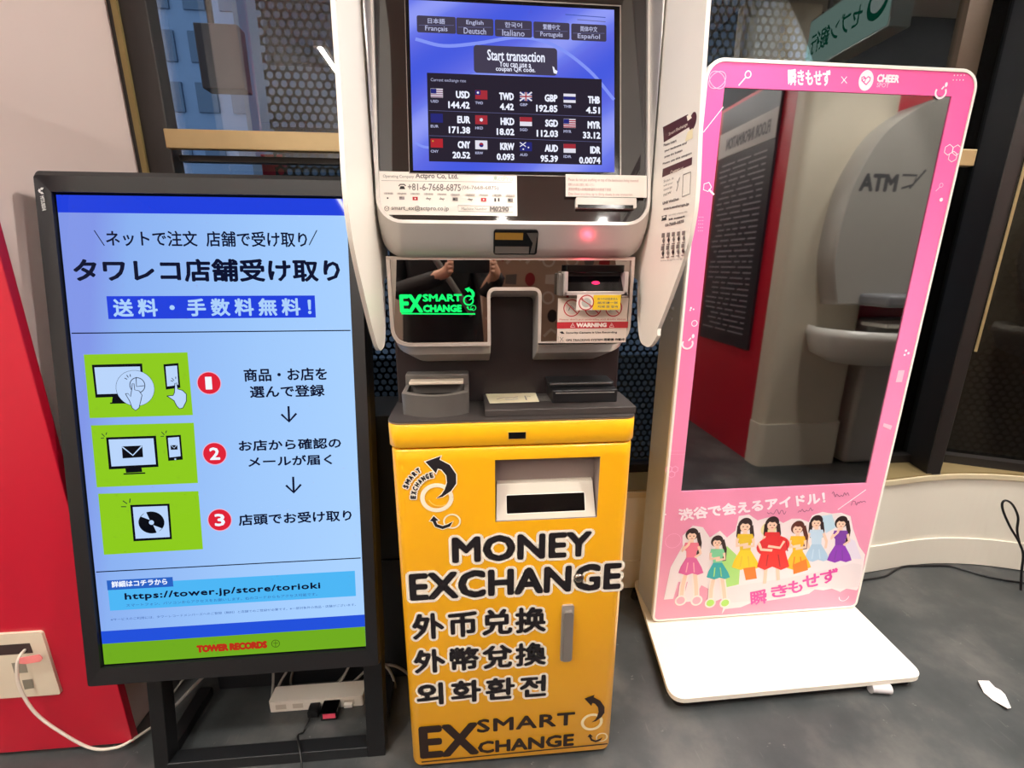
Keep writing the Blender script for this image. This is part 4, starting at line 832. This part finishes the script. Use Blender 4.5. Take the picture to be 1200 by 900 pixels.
# white silhouette band
band_ = mat('band_white_print', '#E9DCDD', .4); halo = mat('halo_white_print', '#F0E2DC', .4); skin = mat('printed_skin', '#EFC9B0', .45); hair = mat('printed_hair', '#2E1B1C', .45)
A.poly([(783, 679), (786, 665), (800, 640), (800, 628), (812, 616), (824, 618), (832, 630), (844, 622), (852, 630), (862, 622), (866, 605), (878, 603), (888, 610), (898, 607), (906, 606), (918, 613), (928, 608), (938, 608), (948, 612), (952, 604), (964, 600), (975, 602), (986, 601), (997, 605), (1000, 620), (1007, 640), (1014, 650), (1011, 672), (1006, 690), (1004, 692), (992, 690), (985, 694), (975, 690), (965, 692), (955, 691), (948, 696), (935, 699), (915, 702), (895, 705), (880, 707), (868, 712), (850, 714), (846, 720), (850, 700), (836, 706), (830, 690), (822, 686), (812, 705), (800, 706), (806, 682), (795, 682), (789, 702), (778, 703)], band_)
A.poly([(852, 707), (850, 690), (880, 684), (920, 678), (960, 670), (1000, 660), (1010, 662), (1006, 688), (985, 690), (960, 688), (930, 696), (895, 703)], mat('name_band_print', '#E2D5D6', .4))
def girl(x, y, s, dress, skirt, lean=0, legs=True, arms='cross', dress2=None, tail=1, hr=None):
    """printed figure: x, y = head centre in px, s = head radius in px"""
    H = hr or hair; T = lambda a, c: (x+(a+lean*c*.12)*s, y+c*s)
    d2 = dress2 or dress
    if legs:
        for k, f_ in ((-1, -1.3), (1, 1.0)):
            A.stroke([T(k*.8, 7), T(f_*1.15, 10), T(f_*1.3, 13)], 1.25*s, halo); A.stroke([T(k*.8, 7), T(f_*1.15, 10), T(f_*1.3, 12.4)], .75*s, skin); A.disc(T(f_*1.35, 12.8), 1.15*s, halo); A.disc(T(f_*1.35, 12.8), .8*s, d2)
    A.disc(T(0, -.15), 1.25*s, H, ry=1.3*s)
    if tail: 
        A.stroke([T(tail*1.15, -.4), T(tail*1.6, 1.6), T(tail*1.35, 4)], .75*s, H)
    else:
        A.stroke([T(-1.05, 0), T(-1.25, 1.8), T(-.9, 3)], .7*s, H); A.stroke([T(1.05, 0), T(1.25, 1.8), T(1.0, 3)], .7*s, H)
    A.poly([T(-.35, .8), T(.35, .8), T(.4, 1.7), T(-.4, 1.7)], skin)
    A.disc(T(0, .15), .88*s, skin, ry=1.02*s); A.poly([T(-.95, .1), T(-.8, -.8), T(0, -1.15), T(.85, -.75), T(.95, .1), T(.5, -.35), T(0, -.25), T(-.45, -.4)], H)
    for k in (-1, 1): A.disc(T(k*.36, .22), .12*s, H)
    A.stroke([T(-.2, .68), T(.2, .68)], .14*s, mat('printed_lips', '#C0505A', .5))
    A.poly([T(-1.3, 1.5), T(1.3, 1.5), T(1.6, 2.6), T(1.0, 3.2), T(.95, 4.6), T(-.95, 4.6), T(-1.0, 3.2), T(-1.6, 2.6)], dress)
    A.poly([T(-.95, 4.4), T(.95, 4.4), T(2.1, 6.3), T(2.5, 7.4), T(1.4, 7.8), T(.3, 7.5), T(-.8, 7.9), T(-2.4, 7.4), T(-2.0, 6.2)], skirt)
    if arms == 'cross':
        A.stroke([T(-1.4, 2.3), T(-1.5, 3.6), T(.5, 3.3)], .55*s, skin); A.stroke([T(1.4, 2.3), T(1.5, 3.6), T(-.4, 3.9)], .55*s, skin)
    elif arms == 'up': A.stroke([T(-1.4, 2.2), T(-1.9, 3.2), T(-.6, 1.9), T(-.4, 1.2)], .5*s, skin); A.stroke([T(1.4, 2.2), T(1.8, 3.6), T(.7, 4.4)], .5*s, skin)
    else: A.stroke([T(-1.4, 2.2), T(-1.9, 3.8), T(-1.5, 5.2)], .5*s, skin); A.stroke([T(1.4, 2.2), T(2.0, 3.8), T(1.8, 5.2)], .5*s, skin)
    A.stroke([T(-.6, 5.4), T(-.9, 7.3)], .22*s, d2); A.stroke([T(.5, 5.4), T(.7, 7.3)], .22*s, d2)
c_ = lambda n, h: mat('printed_'+n, h, .45)
A.disc((901, 620), 9, c_('pale_yellow', '#E8DCA0'), ry=9); A.poly([(852, 640), (868, 655), (866, 685), (845, 690), (846, 655)], c_('soft_green', '#A8D977')); A.poly([(962, 605), (975, 603), (980, 618), (968, 625)], c_('soft_blue', '#B9D6E6')); A.poly([(985, 625), (1002, 634), (1010, 655), (985, 655)], c_('lilac_white', '#DDD3E2'))
part('printed_backdrop'); girl(957, 612, 5.9, c_('ice_blue', '#BCD3E6'), c_('ice_blue2', '#A8C6DE'), legs=False, tail=0, arms='down'); part('printed_figure')
part('printed_backdrop'); girl(986, 613, 5.9, c_('violet', '#7A3E9E'), c_('violet_skirt', '#8A3CB0'), lean=-.5, legs=False, arms='up', tail=1); part('printed_figure')
part('printed_backdrop'); girl(873.5, 616, 6.6, c_('mustard', '#DDB92A'), c_('yellow', '#EBC81E'), legs=False, tail=0); part('printed_figure')
part('printed_backdrop'); girl(935, 619, 6.2, c_('gold', '#E9B52A'), c_('orange_yellow', '#F0B21C'), legs=False, dress2=c_('orange', '#E97A1C'), hr=c_('auburn_hair', '#5A2A22')); part('printed_figure')
for q in ([(929, 662), (945, 655), (947, 668), (930, 673)], [(871, 666), (885, 664), (887, 678), (874, 680)]): A.poly(q, c_('orange', '#E97A1C'))
part('printed_backdrop'); girl(811, 627, 6.0, c_('rose', '#E8788E'), c_('pink_skirt', '#D8609A'), lean=-.3, arms='up', dress2=c_('pale_rose', '#EFA9B8')); part('printed_figure')
part('printed_backdrop'); girl(840.5, 635, 5.6, c_('mint', '#7CCB9A'), c_('teal', '#2AA6A8'), lean=.2, dress2=c_('lime', '#A6D860')); part('printed_figure')
part('printed_backdrop'); A.stroke([(898, 661), (896, 684)], 4, skin); A.stroke([(911, 661), (912, 680)], 4, skin)
girl(905, 614, 6.4, c_('red', '#D02A2E'), c_('red_skirt', '#DE2A26'), legs=False, arms='down', tail=0)
A.disc((906, 640), 19, c_('scarlet', '#D8262C'), ry=13); A.poly([(893, 645), (920, 645), (925, 664), (915, 668), (905, 664), (896, 668), (887, 664)], c_('red_skirt', '#DE2A26'))
A.stroke([(889, 636), (892, 644), (905, 645)], 3.2, skin); A.stroke([(919, 634), (914, 642), (900, 640)], 3, skin)
for q in ([(900, 650), (898, 663)], [(912, 650), (914, 664)], [(921, 632), (923, 646)]): A.stroke(q, 1.1, c_('dark_red', '#A81C22'))
part('printed_figure')
# group name, rising to the right, letter by letter
nm_ = '瞬きもせず'; pos = [((880, 710), (898, 690), (899, 707)), ((904, 701), (923, 684), (924, 698)), ((924, 697), (940, 678), (941, 693)), ((941, 690), (960, 671), (961, 686)), ((961.5, 685), (982, 665), (983, 681))]
for ch, (a, t_, r_) in zip(nm_, pos): A.text(ch, a, t_, mg, bold=.5, br=r_)
A.arc((989, 699), 5.5, .8, wp1, 180, 360); 
part('printed_name')
# autographs
sg = mat('autograph_ink', '#6B3A56', .5); rnd = random.Random(3)
for (cx, cy, w_, h_) in ((910, 602, 22, 5), (944, 599, 18, 4), (985, 580, 20, 6), (1006, 590, 17, 5), (792, 640, 10, 8)):
    p_ = [(cx-w_/2+w_*i/11, cy-(w_*i/11)*.12+rnd.uniform(-h_, h_)*.6) for i in range(12)]
    if cx != 792: A.stroke(p_, .55, sg, True)
part('printed_autographs')
# side vents
for k in range(7):
    z = 1.16+k*.035; MB().add([PP.to(-.0012, z, -.055), PP.to(-.0012, z, -.085), PP.to(-.0012, z+.012, -.085), PP.to(-.0012, z+.012, -.055), PP.to(-.004, z+.003, -.06), PP.to(-.004, z+.003, -.08), PP.to(-.004, z+.010, -.08), PP.to(-.004, z+.010, -.06)], [(0,1,5,4), (1,2,6,5), (2,3,7,6), (3,0,4,7), (4,5,6,7)], side).build('side_vent', Q)
# base plate
bp = roundpoly([(.492, .100), (1.347, .112), (1.388, .640), (.566, .640)], [.055, .045, .02, .02], 8)
MB().prism(TOPP, bp, .034, .050, mat('base_white', '#EFE8D8', .32, vary=.01)).build('base_plate', Q, bevel=.003)
MB().prism(TOPP, inset(bp, .018), .001, .034, mat('base_shadow_black', '#0A0A0A', .8)).build('base_shadow_block', Q)  # black block added under the plate to supply its dark shadow band
for x, y in ((.56, .60), (1.33, .60), (.545, .17)): MB().loft([[(x+r*cos(2*pi*i/16), y+r*sin(2*pi*i/16), z) for i in range(16)] for r, z in ((.018, 0), (.02, .006), (.014, .034))], blackpl, cap0=True).build('levelling_foot', Q)
f0 = on(1033, 808, z=.018); MB().tube([(f0.x-.030, .118, .017), (f0.x+.032, .108, .0165)], .0155, mat('foot_pale_plastic', '#CFCBCB', .4), n=16).build('caster', Q, label='pale roller foot under the front right corner', bevel=.002)
# ================================================================== SMALL THINGS ON THE FLOOR
pf_ = [on(a, b, z=.004) for a, b in ((1145.5, 800), (1159, 797.5), (1166, 805), (1172, 811.5), (1178, 813.5), (1185, 829), (1180, 832.5), (1164, 820), (1153, 811))]
cc = sum((Vector(p) for p in pf_), Vector())/len(pf_)
v = [Vector((p.x, p.y, .003+(.010 if i in (0, 3, 6) else 0))) for i, p in enumerate(pf_)]+[Vector((cc.x, cc.y, .012))]
n = len(pf_); vb = [q-Vector((0, 0, .0018)) for q in v]
o = MB().add(v+vb, [(i, (i+1) % n, n) for i in range(n)]+[(n+1+(i+1) % n, n+1+i, 2*n+1) for i in range(n)]+[(i, n+1+i, n+1+(i+1) % n, (i+1) % n) for i in range(n)], mat('scrap_paper', '#F1EAE4', .7)).build('paper_scrap'); tag(o, 'crumpled scrap of white paper on the dark floor at right', 'paper')
fz = lambda l, z=.005: [tuple(on(a, b, z=z)) for a, b in l]
bc = mat('black_cable', '#0E0E10', .4)
cable('floor_cable', fz([(985, 690), (1010, 680), (1036, 675.5), (1050, 667.5), (1062, 663.5), (1090, 662.8), (1112, 663.2), (1130, 668), (1155, 675), (1180, 680), (1215, 685)]), .0045, bc, 'black cable lying on the floor along the foot of the wall')
lp = [(1196, 700), (1197, 672), (1199, 650), (1194, 635), (1184, 618), (1176, 600), (1174.5, 590), (1179, 586.5), (1187, 592), (1193, 606), (1192, 622), (1196, 640), (1204, 655), (1208, 672)]
yy = [.50, .52, .53, .54, .55, .56, .56, .56, .56, .55, .55, .54, .53, .50]
o = cable('hanging_cable', [tuple(on(a, b, y=y)) for (a, b), y in zip(lp, yy)], .0042, bc, 'black cable standing up in a loop against the cream low wall at the right edge')
# ================================================================== THINGS BEHIND THE CAMERA (seen in the reflections)
MYP, MYW = .411, .742
RX = 1.85
struct(MB().box(RX, 4.2, -4.2, -1.02, 0, 2.45, redw).build('wall_red'))
struct(MB().box(RX, 4.2, -4.2, -1.02, 2.45, 3.1, mat('dark_reflection_band', '#35393E', .7, vary=.1)).build('trim_13'))  # unseen wall band, kept dark to dim its reflection in the window
struct(MB().prism(TOPP, roundpoly([(RX-.005, -1.04), (RX-.005, -.93), (2.42, -.93), (2.42, -1.02), (2.0, -1.02)], [.0, .05, .05, 0, 0], 8), 0, 3.1, mat('column_cream', '#C9BEA9', .5, vary=.03)).build('wall_column'))
struct(MB().prism(TOPP, roundpoly([(RX-.012, -1.04), (RX-.012, -.918), (2.43, -.918), (2.43, -1.02), (2.0, -1.02)], [.0, .05, .05, 0, 0], 8), 0, .30, mat('column_base_cream', '#D0C8B6', .4)).build('baseboard_column', bevel=.003))
# floor guide board on the red wall
def vr(px, py, x): p = on(px, py, x=x); return p.y, p.z
y_near, y_far = -1.17, -1.83
GX = RX-.02
GPn = Plane((GX, y_near, 0), (0, -1, 0), (0, 0, 1))
wdt = min(abs(y_far-y_near), 1.2)
gb = thing('floor_guide_board', (GX, y_near-wdt/2, 1.2), 'dark floor guide board with grey header on the red wall, mirrored in the pink display', 'sign')
MB().box(GX, RX-.001, y_near-wdt, y_near, .76, 2.42, mat('board_dark', '#25222A', .35)).build('board', gb)
hb = MB().box(GX-.004, GX, y_near-wdt, y_near, 2.10, 2.27, mat('board_header_grey', '#A9A29C', .5)).build('header', gb)
class SA(Art):
    def L(s, pts): return list(pts)
GPn.n = Vector((-1, 0, 0)); GPn.loc = lambda a, b: (a, b)
A = Art(GPn, h=.005); A.sc = lambda *a: 1.0
A.text('FLOOR INFORMATION', (.06, 2.14), (wdt-.1, 2.22), mat('board_ink', '#4A4448', .5), bold=.003)
rl = random.Random(5); bi = mat('board_text_grey', '#8B858C', .5)
for k in range(32):
    z = 2.04-k*.038; x = .06
    while x < wdt-.12: q = rl.uniform(.04, .2); A.strokel([(x, z), (min(x+q, wdt-.05), z)], .010, bi); x += q+.03
A.build('board_lines', gb)
# lit bank sign above the cash machine
SX = 2.1
bs = thing('bank_sign', (SX+.06, -.28, 2.54), 'lit pale green box sign over the cash machine, mirrored in the window', 'sign')
MB().box(SX, SX+.12, -.60, .04, 2.54, 2.84, mat('sign_case', '#B8C4C0', .4)).build('case', bs, bevel=.004)
for y in (-.52, -.04): MB().box(SX+.05, SX+.07, y-.01, y+.01, 2.84, 3.1, darkfr).build('bracket', bs)
SG = Plane((SX-.001, .04, 2.54), (0, -1, 0), (0, 0, 1)); SG.n = Vector((-1, 0, 0)); SG.loc = lambda a, b: (a, b)
A = Art(SG, h=.001); A.sc = lambda *a: 1.0
A.polyl([(.01, .01), (.63, .01), (.63, .29), (.01, .29)], em('sign_pale_green', '#BFE6DC', 1.3))
sgr = em('sign_green', '#1E8A6C', .8); A.text('セブン銀行', (.20, .09), (.60, .21), sgr, bold=.002)
A.polyl([(.10+.07*cos(2*pi*i/30), .15+.08*sin(2*pi*i/30)) for i in range(30)], sgr); A.polyl([(.10+.05*cos(2*pi*i/30), .16+.055*sin(2*pi*i/30)) for i in range(30)], em('sign_white', '#DDF3EE', 1.2)); A.polyl([(.10+.022*cos(2*pi*i/20), .21+.022*sin(2*pi*i/20)) for i in range(20)], em('sign_red', '#E0605A', 1.0))
A.build('lit_face', bs)
# cash machine (real place = virtual place mirrored in the pink display's screen)
AM = thing('cash_machine', (2.6, -1.1, 0), 'grey cash machine with a rounded shell and console tray, mirrored in the pink display', 'machine')
ag = mat('atm_grey', '#A9A49C', .35, metal=.1, vary=.03); ag2 = mat('atm_light', '#C9C5BC', .3); ad_ = mat('atm_dark', '#4A4A4C', .4)
MB().box(2.48, 3.1, -1.5, -.90, .0, 1.0, ag).build('pedestal', AM, bevel=.03, seg=4)
sh = [(2.12, 1.10), (2.06, 1.30), (2.045, 1.45), (2.07, 1.72), (2.13, 1.90), (2.22, 2.05), (2.36, 2.16), (2.55, 2.24), (2.8, 2.28), (3.05, 2.24), (3.15, 2.0), (3.15, 1.10)]
sp_ = [(p.x, p.y) for p in spline([(a, b, 0) for a, b in sh], 5)]
SHP = Plane((0, -.80, 0), (1, 0, 0), (0, 0, 1)); SHP.n = Vector((0, 1, 0))
m_ = MB(); W = lambda l, h: [SHP.to(a, c, h) for a, c in l]; m_.loft([W(sp_, -.35), W(sp_, -.02), W(inset(sp_, .012), 0)], ag); tri = tessellate_polygon([[Vector((a, b, 0)) for a, b in inset(sp_, .012)]]); m_.add(W(inset(sp_, .012), 0), [tuple(t) for t in tri], ag)
m_.build('shell', AM)
SHP.loc = lambda a, b: (a, b); A = Art(SHP, h=.001); A.sc = lambda *a: 1.0
A.text('ATM', (2.125, 1.74), (2.36, 1.835), ad_, bold=.006); A.strokel([(2.38, 1.83), (2.47, 1.83), (2.46, 1.78), (2.39, 1.76)], .012, ad_); A.strokel([(2.44, 1.76), (2.52, 1.86)], .012, ad_)
A.build('marking', AM)
def bowl(cx, cy, z, rx, ry, n=24): return [(cx+rx*cos(2*pi*i/n), cy+ry*sin(2*pi*i/n), z) for i in range(n)]
MB().loft([bowl(2.42, -.86, .74, .22, .16), bowl(2.42, -.82, .80, .36, .26), bowl(2.43, -.80, .92, .42, .32), bowl(2.44, -.80, .97, .42, .32), bowl(2.44, -.80, .96, .38, .28), bowl(2.46, -.86, .90, .26, .18)], ag2, cap0=True, cap1=True).build('console_tray', AM)
MB().box(2.26, 2.9, -.90, -.60, 1.10, 1.17, mat('atm_shelf_grey', '#77777A', .35)).build('console_shelf', AM, bevel=.02, seg=3)
MB().box(2.34, 2.9, -.84, -.66, .975, 1.0, ag2).build('keypad', AM, bevel=.008)
# ================================================================== PERSON TAKING THE PICTURE (mirrored in the machine's glass)
def skinmesh(name, nodes, edges, m, parent=None, lvl=1):
    me = bpy.data.meshes.new(name); me.from_pydata([n[0] for n in nodes], edges, []); me.materials.append(m)
    o = bpy.data.objects.new(name, me); COL.objects.link(o)
    if parent:
        o.parent = parent
        if parent.type == 'EMPTY': o.location = -parent.location
    s = o.modifiers.new('Skin', 'SKIN'); s.use_smooth_shade = True
    for i, n in enumerate(nodes):
        r = n[1]; me.skin_vertices[0].data[i].radius = r if isinstance(r, tuple) else (r, r)
        me.skin_vertices[0].data[i].use_root = (i == 0)
    q = o.modifiers.new('Sub', 'SUBSURF'); q.levels = lvl; q.render_levels = lvl; return o
skn = mat('person_skin', '#D9A88C', .5, vary=.03); jk = mat('black_jacket_cloth', '#131316', .7, vary=.15, scale=40); tr_ = mat('charcoal_trousers', '#1E1F24', .75, vary=.1); hr_ = mat('black_hair', '#120E0D', .45)
px_, py_ = -.25, -1.42
person = thing('person', (px_, py_, 0), 'person in a black jacket holding up a phone, mirrored in the machine glass', 'person')
N = [((px_, py_, .95), .11), ((px_, py_, 1.15), (.12, .09)), ((px_, py_, 1.36), (.14, .10)), ((px_, py_, 1.49), .055), ((px_, py_+.01, 1.56), .052), ((px_, py_+.015, 1.64), (.074, .088)), ((px_, py_+.01, 1.72), (.062, .075))]
Ed = [(0,1), (1,2), (2,3), (3,4), (4,5), (5,6)]
for sd in (-1, 1):
    k = len(N); wx = -.0892+sd*.088
    N += [((px_+sd*.17, py_, 1.43), .055), ((px_+sd*.23, py_+.10, 1.20), .040), ((wx+sd*.02, -1.03, 1.30), .026), ((wx+sd*.004, -.995, 1.325), (.030, .016))]
    Ed += [(2, k), (k, k+1), (k+1, k+2), (k+2, k+3)]
    for f in range(4):
        b_ = len(N); z = 1.357-f*.018
        N += [((wx+sd*.008, -.988, z), .0085), ((wx+sd*.004, -.972, z+.002), .0078), ((wx-sd*.008, -.966, z+.002), .0068)]
        Ed += [(k+3, b_), (b_, b_+1), (b_+1, b_+2)]
    b_ = len(N); N += [((wx-sd*.006, -1.003, 1.340), .010), ((wx-sd*.022, -1.001, 1.352), .0085)]; Ed += [(k+3, b_), (b_, b_+1)]
for sd in (-1, 1):
    k = len(N); N += [((px_+sd*.10, py_, .86), .085), ((px_+sd*.11, py_+.02, .50), .058), ((px_+sd*.12, py_-.01, .09), .042), ((px_+sd*.13, py_+.13, .035), (.036, .028))]
    Ed += [(0, k), (k, k+1), (k+1, k+2), (k+2, k+3)]
skinmesh('body', N, Ed, skn, person)
J = [((px_, py_, .72), (.25, .16)), ((px_, py_, .93), (.24, .15)), ((px_, py_, 1.15), (.225, .14)), ((px_, py_, 1.36), (.21, .13)), ((px_, py_, 1.47), (.085, .08))]; Je = [(0,1), (1,2), (2,3), (3,4)]
for sd in (-1, 1):
    k = len(J); wx = -.0892+sd*.088; J += [((px_+sd*.18, py_, 1.42), .075), ((px_+sd*.24, py_+.10, 1.19), .056), ((wx+sd*.035, -1.06, 1.285), .040)]; Je += [(3, k), (k, k+1), (k+1, k+2)]
skinmesh('jacket', J, Je, jk, person)
T_ = [((px_, py_, .96), (.14, .11))]; Te = []
for sd in (-1, 1):
    k = len(T_); T_ += [((px_+sd*.10, py_, .84), .10), ((px_+sd*.11, py_+.02, .50), .072), ((px_+sd*.12, py_-.01, .10), .060)]; Te += [(0, k), (k, k+1), (k+1, k+2)]
skinmesh('trousers', T_, Te, tr_, person)
for sd in (-1, 1): MB().ball((px_+sd*.13, py_+.07, .045), (.045, .13, .045), blackpl).build('shoe', person)
MB().ball((px_, py_-.005, 1.70), (.085, .095, .085), hr_).ball((px_, py_-.05, 1.62), (.075, .06, .08), hr_).build('hair', person)
hd_ = MB(); hd_.ball((px_, py_+.100, 1.635), (.011, .018, .017), skn)
for sd in (-1, 1): hd_.ball((px_+sd*.03, py_+.088, 1.66), (.011, .006, .006), ink).ball((px_+sd*.078, py_+.01, 1.64), (.01, .018, .028), skn)
hd_.ball((px_, py_+.092, 1.595), (.022, .006, .005), mat('lips', '#A8605A', .5)); hd_.build('face', person)
MB().tube(spline([(px_-.15, py_-.10, 1.45), (px_-.09, py_+.10, 1.46), (px_+.02, py_+.135, 1.30), (px_+.16, py_+.12, 1.08)]), .016, mat('grey_strap', '#8C8884', .6)).build('bag_strap', person, label='grey bag strap')
ph = MB().prism(Plane((0, -.976, 0), (1, 0, 0), (0, 0, 1)), rr(-.0892-.078, -.0892+.078, 1.298, 1.374, .010), -.004, .004, mat('phone_body', '#26282C', .25)).build('smartphone', bevel=.001); tag(ph, 'dark smartphone held sideways in both hands of the person', 'phone')
# unseen rack added to give the lower glass its beige patterned reflection
gk = thing('reflection_rack', (.70, -2.1, 0), 'unseen beige rack with printed circles and dark squares, added for its reflection in the lower glass', 'rack')
bg_ = mat('rack_board_beige', '#CBAE94', .6, vary=.08, scale=6)
MB().box(-.02, 1.45, -2.14, -2.10, .25, 2.0, bg_).build('board', gk)
for x in (.03, 1.40): MB().box(x-.02, x+.02, -2.16, -2.10, 0, .25, darkfr).box(x-.03, x+.03, -2.3, -1.98, 0, .02, darkfr).build('leg', gk)
rg = random.Random(11); gp_ = Plane((0, -2.099, 0), (1, 0, 0), (0, 0, 1)); gp_.n = Vector((0, 1, 0)); gp_.loc = lambda a, b: (a, b); A = Art(gp_, h=.001); A.sc = lambda *a: 1.0
rc = [mat('rack_'+n_, h_, .5) for n_, h_ in (('dark', '#2A2422'), ('brown', '#7A5038'), ('cream', '#E9DFD0'), ('red', '#A82A30'), ('grey', '#77716C'))]
for r_ in range(13):
    for c_2 in range(11):
        x = .06+c_2*.13+rg.uniform(-.02, .02); z = .36+r_*.125; k = rg.randrange(4); m_ = rg.choice(rc)
        if k == 0: A.arc((x, z), .038, .014, m_)
        elif k == 1: A.polyl([(x-.04, z-.03), (x+.035, z-.035), (x+.04, z+.035), (x-.035, z+.03)], m_)
        elif k == 2: A.disc((x, z), .035, m_, ry=.045)
        else: A.strokel([(x-.05, z-.02), (x, z+.03), (x+.05, z)], .02, m_)
A.build('printed_pattern', gk)
# ================================================================== LIGHTS
warm = [1.0, .965, .92]
tubem = lamp('ceiling_tube_light', warm, 210)
for i, (x, y) in enumerate([(-2.5, -.2), (-2.5, -1.8), (-1.3, -2.4), (-1.3, -3.6), (1.15, -2.2), (1.15, -3.6), (.2, -3.6), (2.6, -.1), (3.7, -.1)]):
    t = thing('ceiling_light', (x, y, 3.1), 'white linear ceiling lamp running away from the window', 'lamp', 'linear ceiling lamps')
    MB().box(x-.05, x+.05, y-.6, y+.6, 3.06, 3.099, white).build('housing', t); MB().box(x-.0145, x+.0145, y-.58, y+.58, 3.05, 3.06, tubem).build('tube', t)
def spot(x, y, tx, ty, w, ang=70, size=.08, name='ceiling_spotlight'):
    t = thing(name, (x, y, 3.0), 'unseen round recessed ceiling spotlight aimed at the machines', 'lamp', 'recessed ceiling spotlights')
    MB().loft([[(x+r*cos(2*pi*i/20), y+r*sin(2*pi*i/20), z) for i in range(20)] for r, z in ((.075, 3.099), (.075, 3.08), (.06, 3.08), (.055, 3.099))], white).build('trim_ring', t)
    l = bpy.data.lights.new(name, 'SPOT'); l.energy = w; l.color = warm; l.spot_size = radians(ang); l.spot_blend = .6; l.shadow_soft_size = size
    o = bpy.data.objects.new('spot_lamp', l); COL.objects.link(o); o.parent = t; o.location = (0, 0, .07)
    o.rotation_euler = (Vector((tx, ty, 0))-Vector((x, y, 3.0))).to_track_quat('-Z', 'Y').to_euler()
spot(1.75, .05, 1.0, .2, 60); spot(1.45, -1.0, -.0, .1, 230, 70); spot(-1.3, -1.1, -.1, .1, 160, 70); spot(1.75, -.1, 2.35, -.9, 160, 80); spot(1.9, -.6, 1.7, .4, 60); spot(1.0, .1, -1.6, .4, 150, 80)  # unseen spots; exchange and cash machine ones added to brighten them
wd = bpy.data.worlds.new('dusk_sky'); SC.world = wd; wd.use_nodes = True; bg = wd.node_tree.nodes['Background']; bg.inputs[0].default_value = (.42, .55, .78, 1); bg.inputs[1].default_value = 1.7
# ================================================================== CAMERA
c = bpy.data.cameras.new('camera'); co = bpy.data.objects.new('camera', c); COL.objects.link(co)
from mathutils import Matrix
M = Matrix((RT, UP, -FW)).transposed().to_4x4(); M.translation = CAM; co.matrix_world = M
c.sensor_fit = 'HORIZONTAL'; c.sensor_width = 36; c.lens = FOC/1200*36; c.clip_start = .02; c.clip_end = 100
SC.camera = co
SC.view_settings.view_transform = 'Standard'; SC.view_settings.look = 'None'; SC.view_settings.exposure = .12; SC.view_settings.gamma = 1; SC.view_settings.use_curve_mapping = False
